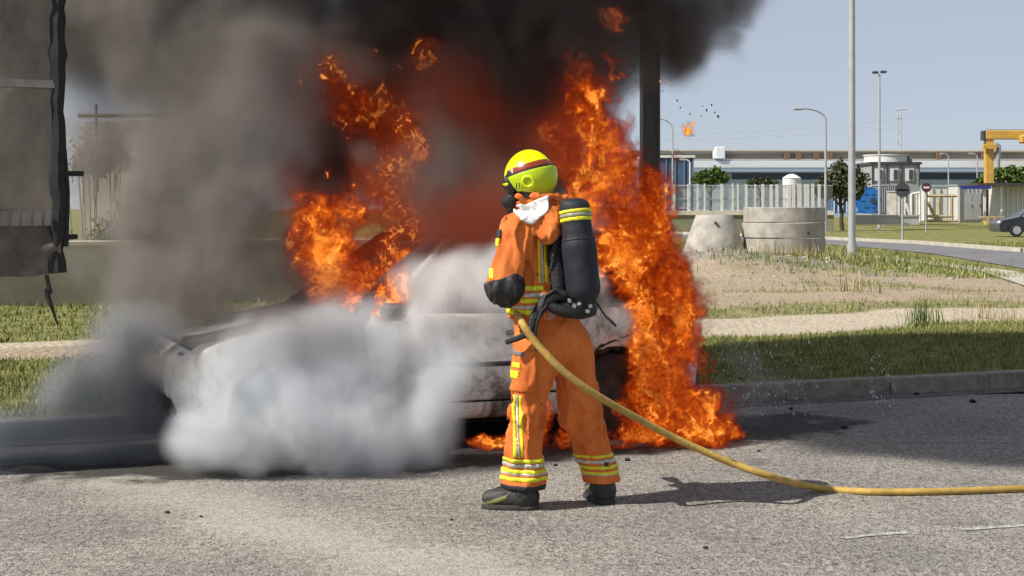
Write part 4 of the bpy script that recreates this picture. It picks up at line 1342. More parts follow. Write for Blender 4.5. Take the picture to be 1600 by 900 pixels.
MB().box(CP(.06, .82, .36), (.14, 1.36, .20), LY, .05).build('bumper', M_CHARRED, car)
MB().box(CP(3.57, .82, .38), (.12, 1.36, .20), LY, .05).build('bumper', M_CHARRED, car)
for b in (.26, 1.38):
    MB().box(CP(.10, b, .60), (.12, .26, .12), LY, .03).build('headlight', M_CHARRED, car)
    MB().box(CP(3.53, b, .72), (.06, .14, .26), LY, .02).build('tail_light', M_CHARRED, car)
M_TY = bpy.data.materials['tyre']
for a in (.66, 2.92):
    for b, s_ in ((.11, -1), (1.53, 1)):
        c = CP(a, b, .285)
        t_ = MB()
        n = 28
        prof_ = [(.17, -.08), (.26, -.09), (.283, -.06), (.285, 0), (.283, .06), (.26, .09), (.17, .08)]
        vv, ff = [], []
        for r_, o_ in prof_:
            for k in range(n):
                w = 2 * math.pi * k / n
                vv.append(c + ck * (r_ * math.cos(w)) + Vector((0, 0, r_ * math.sin(w))) + cn * o_)
        for i in range(len(prof_) - 1):
            for k in range(n):
                ff.append((i * n + k, i * n + (k + 1) % n, (i + 1) * n + (k + 1) % n, (i + 1) * n + k))
        w_ = t_.add(vv, ff).build('wheel', M_TY, car, True)
        MB().tube([c + cn * (.055 * s_), c + cn * (.075 * s_)], .175, 20).build('rim', M_CHARRED, w_, True)
        MB().tube([c + cn * (.07 * s_), c + cn * (.095 * s_)], .05, 12).build('hub', M_CHARRED, w_, True)
for a in (1.75, 2.55):
    for b in (.45, 1.2):
        st = MB().box(CP(a, b, .42), (.5, .46, .2), LY, .05).build('seat', M_SEAT, car)
        MB().box(CP(a + .24, b, .80), (.14, .44, .62), LY, .05).build('seat_back', M_SEAT, st)
MB().box(CP(1.8, .82, .25), (3.0, 1.4, .06), LY).build('floor_pan', M_CHARRED, car)
MB().box(CP(.62, .82, .45), (.7, .7, .4), LY, .06).build('engine', M_SEAT, car)
MB().box(CP(1.25, .82, .75), (.3, 1.3, .22), LY, .05).build('dashboard', M_SEAT, car)
sw = MB()
sw.tube([CP(1.48, .45, .80) + cn * (.17 * math.cos(a)) + Vector((0, 0, .17 * math.sin(a))) + ck * (-.06 * math.sin(a)) for a in np.linspace(0, 2 * math.pi, 21)], .014, 6, False)
sw.build('steering_wheel', M_CHARRED, car, True)

# ------------------------------------------------------------------ the firefighter
FD = 7.95
def F(px, py, dy=0.0): return P(px, py, FD + dy)
fwd = np.array([-.70, .714, 0]); lft = np.array([-.714, -.70, 0]); up_ = np.array([0, 0, 1.0])
person = empty('person', F(868, 795), 'firefighter in orange turnout gear and yellow helmet, back turned, holding the hose', 'person')
def fabric(name, c1, c2, sc_=9.0, bump=.6, rough=.85):
    return mat(name, c1, rough, col2=c2, scale=sc_, contrast=(.3, .62), bump=bump, bscale=17, spec=.2, stretch=(1, 1, .6))
M_OR = fabric('orange_cloth', (.71, .195, .045), (.50, .118, .024))
M_BLK = mat('black_webbing', (.014, .014, .015), .6, var=.4, scale=20, bump=.3)
M_NAVYC = mat('navy_cover', (.016, .018, .027), .65, var=.35, scale=6, bump=.35, bscale=14, spec=.4)
M_LIME = mat('lime_reflective', (.72, .70, .02), .55, var=.12, scale=20)
M_SILV = mat('silver_reflective', (.52, .52, .47), .4, .2, var=.2, scale=30)
M_HEL = mat('fluorescent_shell', (.70, .76, .008), .22, spec=.6)
M_HEL2 = mat('lime_shell', (.46, .60, .01), .3, spec=.5)
M_RED = mat('dark_red_band', (.26, .035, .012), .3)
M_BOOT = mat('boot_leather', (.07, .066, .058), .6, col2=(.016, .015, .014), scale=12, contrast=(.45, .75), bump=.4)
M_WCL = mat('white_hood_cloth', (.78, .77, .75), .9, var=.12, scale=20, bump=.4)
M_SKIN = mat('skin', (.50, .30, .21), .6)
M_STEEL = mat('buckle_steel', (.62, .62, .60), .3, .9)

def joints():
    J = {}
    J['lsh'], J['rsh'] = F(808, 358, -.12), F(878, 360, .13)
    J['lel'], J['rel'] = F(789, 447, -.17), F(878, 450, .22)
    J['lha'], J['rha'] = F(806, 466, .17), F(815, 476, .24)
    J['chest'], J['waist'] = F(842, 385, .02), F(846, 468, .0)
    J['hip'] = F(862, 522, .0)
    J['lhi'], J['rhi'] = F(838, 545, -.055), F(888, 545, .06)
    J['lkn'], J['rkn'] = F(820, 648, -.05), F(909, 650, .10)
    J['lan'], J['ran'] = F(817, 762, -.03), F(941, 752, .15)
    J['neck'], J['head'] = F(836, 325, .02), F(826, 285, .03)
    return {k: np.array(v) for k, v in J.items()}
J = joints()
HB = .008
# body: one continuous figure inside the clothes
g = Grid((-.25, 7.45, .02), (.68, 8.5, 1.84), .014)
b = smin(g.cone(J['chest'], J['waist'], .125, .12), g.cone(J['waist'], J['hip'], .12, .135), .06)
for s_ in 'lr':
    b = smin(b, g.cone(J[s_ + 'sh'], J[s_ + 'el'], .055, .042), .05)
    b = smin(b, g.cone(J[s_ + 'el'], J[s_ + 'ha'], .04, .03), .03)
    b = smin(b, g.cone(J[s_ + 'hi'], J[s_ + 'kn'], .085, .06), .05)
    b = smin(b, g.cone(J[s_ + 'kn'], J[s_ + 'an'], .058, .04), .03)
    td = np.array((-.96, .12, 0) if s_ == 'l' else (-.25, .95, 0))
    b = smin(b, g.cone(J[s_ + 'an'] - up_ * .04, J[s_ + 'an'] * (1, 1, 0) + up_ * .055 + td * .10, .035, .028), .03)
b = smin(b, g.cone(J['chest'] + up_ * .1, J['head'], .06, .055), .06)
b = smin(b, g.sphere(J['head'] + up_ * .02, .098, (.95, .95, 1.1)), .03)
body = shape('body', g, b, M_SKIN, person)

# trousers
g = Grid((-.12, 7.6, .08), (.62, 8.4, 1.12), HB)
n1 = spec_noise(g.n, 2.6, 5, (1, 1, 1.9), .012, .09)
n2 = spec_noise(g.n, 2.3, 6, (.8, .8, 1.7), .035, .2)
fold = .010 * n1 + .028 * (1 - np.abs(n2)) * np.clip(1.0 - np.abs(g.Z - .42) / .45, .3, 1) - .010
hips = g.cone(J['waist'] - up_ * .04, J['hip'] - up_ * .02, .155, .172)
leg = {}
for s_, ra, rk_, rb_ in (('l', .128, .103, .104), ('r', .122, .100, .086)):
    L_ = smin(g.cone(J[s_ + 'hi'], J[s_ + 'kn'], ra, rk_), g.cone(J[s_ + 'kn'], J[s_ + 'an'] + up_ * .02, rk_, rb_), .03)
    # cloth bagging just above the boot
    L_ = smin(L_, g.cone(J[s_ + 'an'] + up_ * .05, J[s_ + 'an'] + up_ * .03, rb_ + .004, rb_ + .006), .03)
    leg[s_] = L_
tro = smin(smin(leg['l'], leg['r'], .03), hips, .06)
tro = tro - fold
zl, zr = J['lan'][2] - .005, J['ran'][2] + .0
sideL = (g.X - (J['lkn'][0] + J['rkn'][0]) / 2 - .02 * 0)
hem = np.where(sideL < 0, zl - g.Z + 0 * tro, zr - g.Z + 0 * tro)
tro = np.maximum(np.maximum(tro, hem), g.Z - 1.06 + 0 * tro)
trousers = shape('trousers', g, tro, M_OR, person)
def band(name, f, z0, z1, side, m_, off=.006, axis=None, parent=None):
    t_ = np.maximum(f - off, np.maximum(z0 - g.Z, g.Z - z1) + 0 * f)
    t_ = np.maximum(t_, sideL if side == 'l' else -sideL) if side else t_
    return shape(name, g, t_, m_, parent or trousers)
def zpy(py, d=FD): return EYE - (py - HOR) / FOC * d
for s_, rows in (('l', [(714, 721), (722, 729), (731, 738), (743, 750)]), ('r', [(709, 715), (717, 723), (726, 732), (735, 741)])):
    d_ = FD + (-.05 if s_ == 'l' else .1)
    for k, (a, b_) in enumerate(rows):
        band('reflective_band', tro, zpy(b_, d_), zpy(a, d_), s_, M_LIME if k != 1 else M_SILV, .006)
    band('reflective_band', tro, zpy(742, d_), zpy(736, d_), s_, M_SILV, .004)
    hz = zl if s_ == 'l' else zr
    band('hem', tro, hz, hz + .03, s_, M_BLK if s_ == 'l' else M_OR, .003)
# vertical stripe on the left leg, facing the camera side
vs_n = np.array([1, 0, 0])
zA, zB = zpy(710), zpy(612)
for x_, w_, m_ in ((803, 3.2, M_LIME), (808.5, 2.4, M_SILV), (814, 3.2, M_LIME)):
    xc = F(x_, 650, -.1).x
    t_ = np.maximum(np.maximum(leg['l'] - fold - .006, np.abs(g.X - xc - (g.Z - .5) * (-.03)) - w_ / FOC * FD), np.maximum(zA - g.Z, g.Z - zB) + 0 * tro)
    t_ = np.maximum(t_, (g.Y - (J['lkn'][1] - .03)) + 0 * tro)
    shape('leg_stripe', g, t_, m_, trousers)
def patch(name, px0, px1, py0, py1, m_, f, off, ymax, parent, gg=None):
    gg = gg or g
    x0, x1 = F(px0, 500, -.1).x, F(px1, 500, -.1).x
    t_ = np.maximum(np.maximum(f - off, np.maximum(x0 - gg.X, gg.X - x1) + 0 * f), np.maximum(zpy(py1, FD - .1) - gg.Z, gg.Z - zpy(py0, FD - .1)) + 0 * f)
    t_ = np.maximum(t_, gg.Y - ymax + 0 * f)
    return shape(name, gg, t_, m_, parent)
patch('pocket_flap', 796, 838, 546, 612, M_OR, tro, .012, J['lhi'][1], trousers)
patch('pocket_label', 800, 822, 547, 556, mat('grey_label', (.16, .15, .14), .7), tro, .017, J['lhi'][1], trousers)
patch('lime_tab', 800, 813, 565, 574, M_LIME, tro, .018, J['lhi'][1], trousers)
patch('lime_tab', 797, 810, 578, 591, M_LIME, tro, .018, J['lhi'][1], trousers)
# back pocket seams
# boots
def boot(s_, toe, name='boot'):
    gg = Grid((J[s_ + 'an'][0] - .28, J[s_ + 'an'][1] - .28, -.01), (J[s_ + 'an'][0] + .28, J[s_ + 'an'][1] + .28, .22), .006)
    toe = np.array(toe) / np.linalg.norm(toe)
    a = J[s_ + 'an'].copy(); a[2] = 0
    ank = a + up_ * .2
    shaft = gg.cone(ank, a + up_ * .06, .068, .06)
    foot = smin(gg.cone(a + up_ * .06 - toe * .025, a + up_ * .055 + toe * .10, .056, .052), gg.cone(a + up_ * .055 + toe * .10, a + up_ * .05 + toe * .165, .054, .045), .03)
    f = smin(shaft, foot, .04)
    f = np.maximum(f, .014 - gg.Z + 0 * f)
    f = f - .002 * spec_noise(gg.n, 2.4, 8, (1, 1, 1.6), .02)
    o = shape(name, gg, f, M_BOOT, person)
    side = np.cross(toe, up_)
    sl = np.maximum(smin(gg.cone(a - toe * .025, a + toe * .165, .062, .052), gg.cone(a + toe * .05, a + toe * .12, .06, .06), .03), np.maximum(gg.Z - .026, -.0 - gg.Z))
    shape('sole', gg, sl, mat('boot_sole', (.035, .033, .031), .85, var=.3, scale=30) if s_ == 'l' else bpy.data.materials['boot_sole'], o)
    t_ = np.maximum(f - .003, gg.slab(a + toe * .12 + up_ * .05, (toe[0] * .4, toe[1] * .4, 1), .012))
    shape('toe_trim', gg, np.maximum(t_, -gg.plane(a + toe * .07, toe)), mat('lime_trim', (.16, .17, .05), .6) if s_ == 'l' else bpy.data.materials['lime_trim'], o)
    return o
boot('l', (-.96, .12, 0)); boot('r', (-.25, .95, 0))

# jacket
g = Grid((-.2, 7.55, .94), (.44, 8.4, 1.67), .0065)
n1 = spec_noise(g.n, 2.8, 15, (1, 1, 1.5), .010, .06)
n2 = spec_noise(g.n, 2.4, 16, (1.0, 1.0, 2.2), .034, .2)
fold = .008 * n1 + .020 * (1 - np.abs(n2)) - .010
ch, wa = J['chest'], J['waist']
tor = g.cone(ch + lft * .055 + up_ * .04, wa + lft * .04 - up_ * .09, .145, .15)
tor = smin(tor, g.cone(ch - lft * .055 + up_ * .04, wa - lft * .04 - up_ * .09, .145, .15), .08)
tor = smin(tor, g.cone(J['lsh'] + up_ * .005, J['rsh'] + up_ * .005, .082, .082), .07)
arm_u = g.cone(J['lsh'], J['lel'], .092, .088)
arm_f = g.cone(J['lel'], J['lha'] - (J['lha'] - J['lel']) * .22, .086, .062)
arm = smin(arm_u, arm_f, .04)
armr = smin(g.cone(J['rsh'], J['rel'], .09, .08), g.cone(J['rel'], J['rha'] - (J['rha'] - J['rel']) * .2, .08, .06), .04)
jac = smin(smin(tor, arm, .035), armr, .035) - fold
jac = np.maximum(jac, zpy(497) - g.Z + 0 * jac)
jacket = shape('jacket', g, jac, M_OR, person)
patch2 = lambda name, a, b_, c, d_, m_, off, ymax, parent=jacket, f=None: patch(name, a, b_, c, d_, m_, jac if f is None else f, off, ymax, parent, g)
armf = arm - fold
# black elbow guard
eg = np.maximum(np.maximum(armf - .008, g.sphere(J['lel'] + np.array((.0, .02, -.02)), .125)), g.Z - zpy(431) - .35 * (g.X - J['lel'][0]) + .012 * n1)
shape('elbow_guard', g, eg, M_BLK, jacket)
# sleeve badges and lime marks
patch2('sleeve_badge', 772, 783, 358, 372, mat('navy_badge', (.03, .03, .05), .6), .007, 7.83)
patch2('sleeve_mark', 772, 781, 372, 385, M_LIME, .009, 7.83)
patch2('sleeve_mark', 764, 771, 418, 434, M_LIME, .008, 7.83)
# lime bands at the jacket hem and along the back strap
for a, b_, m_ in ((444, 452, M_LIME), (455, 462, M_SILV), (464, 471, M_LIME), (474, 480, M_SILV), (481, 489, M_LIME)):
    t_ = np.maximum(np.maximum(tor - fold - .007, np.maximum(zpy(b_) - g.Z, g.Z - zpy(a)) + 0 * jac), g.X - F(848, 470).x + 0 * jac)
    shape('hem_band', g, t_, m_, jacket)
for x_, m_ in ((843, M_LIME), (848, M_SILV), (853, M_LIME)):
    xc = F(x_, 400, -.15).x
    t_ = np.maximum(np.maximum(tor - fold - .008, np.abs(g.X - xc + (g.Z - 1.2) * .03) - .0065), np.maximum(zpy(440) - g.Z, g.Z - zpy(372)) + 0 * jac)
    t_ = np.maximum(t_, g.Y - ch[1] + 0 * jac)
    shape('back_stripe', g, t_, m_, jacket)
# collar and folded hood
nk = J['neck']
tor_r = lambda c, R0, r0, tilt: np.sqrt((np.sqrt((g.X - c[0]) ** 2 + (g.Y - c[1]) ** 2) - R0) ** 2 + (g.Z - c[2] + tilt[0] * (g.X - c[0]) + tilt[1] * (g.Y - c[1])) ** 2) - r0
gt = np.array(F(838, 320, .02))
colr = tor_r(gt, .092, .034, (.10, .10))
colr = smin(colr, tor_r(gt + np.array((.016, -.03, .040)), .118, .026, (.02, .02)), .02)
hood = smin(g.cone(F(858, 332, -.13), F(866, 362, -.17), .05, .058), g.cone(F(836, 345, -.16), F(852, 368, -.18), .034, .040), .04)
hood = smin(hood, g.cone(F(879, 303, -.06), F(868, 345, -.13), .026, .045), .03)
hood = smin(hood, g.cone(F(806, 338, -.16), F(838, 360, -.17), .026, .034), .03)
hood = smax(hood, -(g.cone(F(848, 352, -.235), F(866, 350, -.245), .014, .02)), .02)
colr = smin(colr, hood, .03) - .6 * fold
colr = np.maximum(colr, -g.sphere(gt + up_ * .08, .088))
shape('collar', g, colr, M_OR, jacket)
hollow = g.cone(F(832, 352, -.17), F(850, 372, -.2), .02, .014)
wf = smin(colr, jac, .02)
wx0, wx1 = F(802, 340, -.2).x, F(858, 340, -.2).x
tri = np.maximum(np.maximum(g.Z - (zpy(324, 7.75) + (g.X - wx0) * .34 + .006 * n2), (zpy(350, 7.75) + .010 * n2 + np.maximum(np.abs(g.X - F(828, 340, -.2).x) - .022, 0) * 1.0) - g.Z), np.maximum(wx0 - g.X, g.X - wx1))
shape('white_hood_lining', g, np.maximum(np.maximum(wf - .012 - .004 * n2, tri + 0 * wf), g.Y - 7.93 + 0 * wf), M_WCL, jacket)

# gloves with fingers, closed round the branch pipe
def glove(hand, axis, palm_dir, seed):
    gg = Grid(tuple(hand - .14), tuple(hand + .14), .005)
    axis = axis / np.linalg.norm(axis)
    pd = palm_dir - axis * (palm_dir @ axis); pd /= np.linalg.norm(pd)
    sd = np.cross(axis, pd)
    f = smin(gg.cone(hand + sd * .03 - axis * .03 - pd * .012, hand + sd * .03 + axis * .035 - pd * .012, .026, .024), gg.cone(hand + sd * .04 - axis * .005 - pd * .03, hand + sd * .05 - pd * .06, .034, .04), .03)
    for k in range(4):
        o = hand + axis * (.036 - .024 * k)
        l_ = (.9, 1.0, .96, .8)[k]
        p0, p1, p2, p3 = o + sd * .036 + pd * .01, o + sd * .012 + pd * .046 * l_, o - sd * .026 + pd * .036 * l_, o - sd * .034 + pd * .002
        q = np.minimum(np.minimum(gg.cone(p0, p1, .0115, .011), gg.cone(p1, p2, .011, .0105)), gg.cone(p2, p3, .0105, .0095))
        f = smin(f, q, .006)
    t0 = hand + sd * .03 - pd * .03 + axis * .03
    f = smin(f, np.minimum(gg.cone(t0, t0 + axis * .02 - sd * .035, .0135, .012), gg.cone(t0 + axis * .02 - sd * .035, t0 + axis * .012 - sd * .07 + pd * .012, .012, .0105)), .01)
    return shape('glove', gg, f, M_BLK, person)
pipe_dir = np.array((-.12, .97, -.12)); pipe_dir /= np.linalg.norm(pipe_dir)
H0 = J['lha'] + np.array((.0, .04, -.01))
glove(H0, pipe_dir, np.array((.3, .2, -1.0)), 1)
glove(H0 - pipe_dir * .17, pipe_dir, np.array((-.4, .3, 1.0)), 2)

# helmet
hf = np.array([-.90, .42, -.10]); hf /= np.linalg.norm(hf)
hl = np.cross(up_, hf); hl /= np.linalg.norm(hl); hu = np.cross(hf, hl)
hc = np.array(F(827, 275, .0))
g = Grid(tuple(hc - .24), tuple(hc + np.array((.24, .24, .2))), .0045)
def loc(): return g.plane(hc, hf), g.plane(hc, hl), g.plane(hc, hu)
a_, l_, u_ = loc()
def ell(ra, rl, ru, off=0.0):
    ra, rl, ru = ra * .95, rl * .95, ru * .96
    q = np.sqrt((a_ / (ra + off)) ** 2 + (l_ / (rl + off)) ** 2 + (u_ / (ru + off)) ** 2)
    return (q - 1) * min(ra, rl, ru)
dome = ell(.140, .120, .130)
dome = smin(dome, ell(.128, .045, .139), .02)                        # low crest along the crown
low = -u_ - (.060 + .028 * np.clip(-a_ / .12, 0, 1))                  # lower at the nape
hshell = np.maximum(dome, low)
helmet = shape('helmet', g, np.maximum(hshell, -(ell(.125, .105, .115))), M_HEL, person)
# brim at the brow
brim = np.maximum(np.maximum(ell(.160, .130, .115), np.abs(u_ + .035 - .0 * a_) - .008), .075 - a_)
shape('brim', g, brim, M_HEL, helmet)
offs = np.maximum(ell(.140, .120, .130, .006), low)
bandf = np.maximum(offs, np.abs(u_ - .036 + .22 * a_) - .017)
bandf = np.maximum(bandf, a_ - .085)
shape('band', g, bandf, M_RED, helmet)
shape('painted_band_glint', g, np.maximum(np.maximum(ell(.140, .120, .130, .008), np.abs(u_ - .036 + .22 * a_) - .014), np.abs(a_ - .048) - .012), M_SILV, helmet)  # silver patch stands in for the highlight on the band
guard = np.maximum(np.maximum(ell(.140, .120, .130, .017), u_ - .012 + .20 * a_), np.maximum(-u_ - (.080 + .03 * np.clip(-a_ / .12, 0, 1)), a_ - .045 - .6 * (u_ + .05)))
shape('side_guard', g, smax(guard, -np.sqrt((a_ - .11) ** 2 + (u_ + .09) ** 2) + .055, .02), M_HEL2, helmet)
seam = np.maximum(np.maximum(ell(.140, .120, .130, .013), u_ - .020 + .20 * a_), np.maximum(-u_ - (.088 + .03 * np.clip(-a_ / .12, 0, 1)), a_ - .055 - .6 * (u_ + .05)))
shape('seam', g, smax(seam, -np.sqrt((a_ - .11) ** 2 + (u_ + .09) ** 2) + .047, .02), M_BLK, helmet)
bossl = np.maximum(np.sqrt((a_ + .045) ** 2 + (u_ + .036) ** 2) - .034, np.maximum(ell(.140, .120, .130, .026), -l_))
shape('boss', g, np.maximum(bossl, .02 - np.sqrt((a_ + .045) ** 2 + (u_ + .036) ** 2)), M_HEL, helmet)
for k in range(3):
    vt = np.maximum(np.maximum(np.abs(a_ - .022 + .016 * k + .25 * (u_ + .05)) - .0035, np.abs(u_ + .052) - .018), np.maximum(ell(.140, .120, .130, .0185), -l_))
    shape('vent_slot', g, vt, M_BLK, helmet)
blk = np.maximum(np.maximum(ell(.140, .120, .130, .009), np.abs(u_ + .030 + .15 * (a_ - .1)) - .052), np.abs(a_ - .082) - .036)
blk = np.maximum(blk, u_ - .022 + .6 * (a_ - .075))
shape('visor_hinge', g, blk, M_BLK, helmet)
for k in range(3):
    vt = np.maximum(np.maximum(np.abs(a_ - .074 - .013 * k - .2 * u_) - .003, np.abs(u_ + .01) - .011), np.maximum(ell(.140, .120, .130, .012), -l_))
    shape('hinge_rib', g, vt, M_STEEL, helmet)
vis = np.maximum(np.maximum(ell(.165, .112, .14), -ell(.158, .105, .133)), np.maximum(.07 - a_, np.maximum(u_ + .03, -.115 - u_)))
shape('visor', g, vis, mat('smoked_visor', (.02, .018, .016), .12, spec=.8), helmet)
nape = np.maximum(np.maximum(ell(.135, .118, .16), -ell(.118, .10, .15)), np.maximum(u_ + .084 + .18 * a_, np.maximum(-.15 - u_, a_ - .045)))
shape('nape_guard', g, nape, mat('black_nape', (.02, .02, .022), .5), helmet)
# breathing mask
msk = smin(g.cone(hc + hf * .10 - hu * .105, hc + hf * .135 - hu * .12, .045, .035), g.cone(hc + hf * .11 - hu * .13, hc + hf * .12 - hu * .165, .03, .024), .02)
mask = shape('breathing_mask', g, msk, M_BLK, person)

# breathing apparatus on the back
sba = empty('air_tank', F(905, 470, -.2), 'black covered air cylinder pack with lime band on the firefighter\'s back', 'air tank')
g = Grid((.10, 7.45, .95), (.56, 8.1, 1.66), .006)
tt, tm, tb = np.array(F(899, 326, -.19)), np.array(F(905, 383, -.21)), np.array(F(912, 448, -.21))
n1 = spec_noise(g.n, 2.4, 25, (1, 1, 1.2), .012, .12)
cyl = smax(smin(g.cone(tt, tm, .076, .079), g.cone(tm + up_ * -.012, tb, .088, .084), .015), g.Z - zpy(311, FD - .2) + 0 * n1, .03)
cyl = cyl - .0028 * n1
cover_ = shape('cylinder_cover', g, cyl, M_NAVYC, sba)
ax_t = (tm - tt) / np.linalg.norm(tm - tt)
q = g.plane(np.array(F(899, 339, -.18)), -ax_t)
for o_, w_, m_ in ((.024, .009, M_LIME), (.004, .010, mat('grey_reflective', (.30, .31, .22), .4, .1)), (-.017, .010, M_LIME)):
    shape('reflective_band', g, np.maximum(cyl - .005, np.abs(q - o_) - w_), m_, cover_)
shape('cover_seam', g, np.maximum(cyl - .004, np.abs(g.plane(np.array(F(903, 375, -.2)), -ax_t)) - .006), M_BLK, cover_)
plate = smin(g.cone(np.array(F(868, 392, -.115)), np.array(F(872, 465, -.125)), .045, .05), g.cone(np.array(F(884, 380, -.07)), np.array(F(886, 465, -.08)), .05, .05), .03)
shape('back_plate', g, plate - .003 * n1, M_BLK, sba)
for dx in (-.05, .02):
    st = np.array(F(866, 345, -.13)) + lft * dx
    MB().tube([st + up_ * .05 - fwd * .01, st - fwd * .035, st - up_ * .08 - fwd * .04, np.array(F(866, 420, -.14)) + lft * dx], .016, 8).build('shoulder_strap', M_BLK, sba, True)
valve = g.cone(np.array(F(912, 468, -.2)), np.array(F(905, 484, -.18)), .035, .03)
valve = smin(valve, g.cone(np.array(F(880, 478, -.17)), np.array(F(915, 484, -.17)), .028, .026), .02)
shape('valve_block', g, valve, M_BLK, sba)
for px, py_ in ((890, 470), (897, 478), (905, 474), (918, 486), (922, 478)):
    c = F(px, py_, -.235)
    MB().box(c, (.018, .02, .022), .7, .004).build('fitting', M_STEEL, sba)
belt_pts = [F(852, 470, -.17), F(868, 482, -.19), F(888, 488, -.19), F(908, 490, -.17), F(924, 486, -.10), F(925, 478, .02)]
MB().tube(belt_pts, .03, 10).build('waist_belt', M_BLK, sba, True)
pad = MB()
pad.tube([F(884, 462, -.17), F(866, 462, -.18), F(850, 474, -.18), F(838, 492, -.185), F(832, 512, -.19)], [.026, .034, .036, .026, .018], 10)
pad.build('hip_pad', M_BLK, sba, True)
MB().tube([F(842, 480, -.19), F(833, 500, -.2), F(828, 520, -.2), F(810, 528, -.2), F(790, 535, -.2)], [.02, .022, .018, .016, .014], 8).build('loose_strap', M_BLK, sba, True)
MB().tube([F(862, 468, -.2), F(846, 485, -.21), F(838, 505, -.21), F(836, 528, -.205), F(838, 548, -.2)], .009, 6).build('pressure_hose', M_BLK, sba, True)
MB().tube([F(880, 462, -.21), F(868, 452, -.21), F(852, 462, -.21), F(846, 480, -.21)], .008, 6).build('pressure_hose', M_BLK, sba, True)
bk = MB()
bk.tube([Vector(F(824, 517, -.215)) + Vector((.018 * math.cos(a) * .8, 0, .024 * math.sin(a))) for a in np.linspace(0, 2 * math.pi, 17)], .004, 6, False)
bk.build('carabiner', M_STEEL, sba, True)
MB().tube([F(930, 470, -.2), F(938, 482, -.22), F(946, 494, -.23), F(955, 502, -.24), F(963, 510, -.24)], [.005, .005, .005, .009, .006], 6).build('tail_cord', M_BLK, sba, True)
MB().tube([F(800, 478, .0), F(796, 490, -.02)], .006, 6).build('clip', M_STEEL, sba)

# ---- the hose line
def spline(pts, n):
    pts = [Vector(p) for p in pts]
    out = []
    m = len(pts)
    for i in range(m - 1):
        p0, p1, p2, p3 = pts[max(i - 1, 0)], pts[i], pts[i + 1], pts[min(i + 2, m - 1)]
        for k in range(n):
            t = k / n
            out.append(.5 * ((2 * p1) + (p2 - p0) * t + (2 * p0 - 5 * p1 + 4 * p2 - p3) * t * t + (3 * p1 - p0 - 3 * p2 + p3) * t ** 3))
    out.append(pts[-1])
    return out
hose = empty('fire_hose', (1.6, 8.2, 0), 'tan yellow fire hose trailing from the firefighter along the asphalt', 'hose')
HR = .0195
def GH(px, py_):
    q = G(px, py_ + 6); q.z = HR; return q
M_HOSE = mat('yellow_hose', (.52, .33, .075), .7, var=.35, scale=9, bump=.25, bscale=60)
tailp = Vector(H0 - pipe_dir * .26)
hp = [tailp, F(806, 478, -.06), F(815, 503, -.20), F(833, 530, -.225), F(852, 552, -.235), F(880, 580, -.23), F(920, 610, -.2), F(980, 645, -.1), F(1060, 687, .02), F(1140, 722, .06), F(1210, 746, .06)]
hp += [GH(1285, 763), GH(1360, 768), GH(1440, 768), GH(1520, 766), GH(1620, 762), GH(1760, 757), GH(1950, 755)]
sp_ = spline(hp, 10)
MB().tube(sp_, HR, 12).build('hose_line', M_HOSE, hose, True)
pp = [Vector(H0 + pipe_dir * k) for k in (-.27, -.2, -.1, 0, .1, .17, .2, .27)]
MB().tube(pp, [.026, .024, .018, .018, .018, .03, .034, .036], 14).build('nozzle', M_BLK, hose, True)
MB().tube([pp[0], pp[1]], .03, 14).build('coupling', M_STEEL, hose, True)

# ------------------------------------------------------------------ fire and smoke
def warp_field(g, blobs, wn, seed, beta=2.9):
    """soft union of balls (px, py, depth, radius px[, weight[, depth stretch]]) with wavy edges"""
    nx = spec_noise(g.n, beta, seed, (1, 1, 1), .012)
    ny = spec_noise(g.n, beta, seed + 1, (1, 1, 1), .012)
    nz = spec_noise(g.n, beta, seed + 2, (1, 1, 1), .012)
    X, Y, Z = g.X + wn * nx, g.Y + wn * ny, g.Z + wn * nz
    f = np.zeros(g.n, np.float32)
    for bl in blobs:
        px, py_, d, r = bl[:4]
        w = bl[4] if len(bl) > 4 else 1.0
        sy = bl[5] if len(bl) > 5 else 1.0
        c = P(px, py_, d); rr = r / FOC * d
        q = np.sqrt((X - c.x) ** 2 + ((Y - c.y) / sy) ** 2 + (Z - c.z) ** 2) / rr
        f = np.maximum(f, 0) + w * np.clip(1.25 - q, 0, 1) ** 1.5
    return f

def billow(g, f, seed, gain, cut_, amp=.5, beta=2.15, kmin=.012, warp=9.0):
    """turbulent density inside the soft field f"""
    ix, iy, iz = np.meshgrid(*[np.arange(n, dtype=np.int32) for n in g.n], indexing='ij', sparse=True)
    c1, c2, c3 = (spec_noise(g.n, 3.2, seed + 6 + i_, (1, 1, 1.0), .02) for i_ in range(3))
    n = spec_noise(g.n, beta, seed, (1, 1, 1), kmin)
    n = n[np.clip(ix + (warp * c1).astype(np.int32), 0, g.n[0] - 1), np.clip(iy + (warp * c2).astype(np.int32), 0, g.n[1] - 1), np.clip(iz + (warp * c3).astype(np.int32), 0, g.n[2] - 1)]
    w = np.clip(f * 1.6, 0, 1)
    return np.clip((f + amp * n * w - cut_) * gain, 0, 1.2)
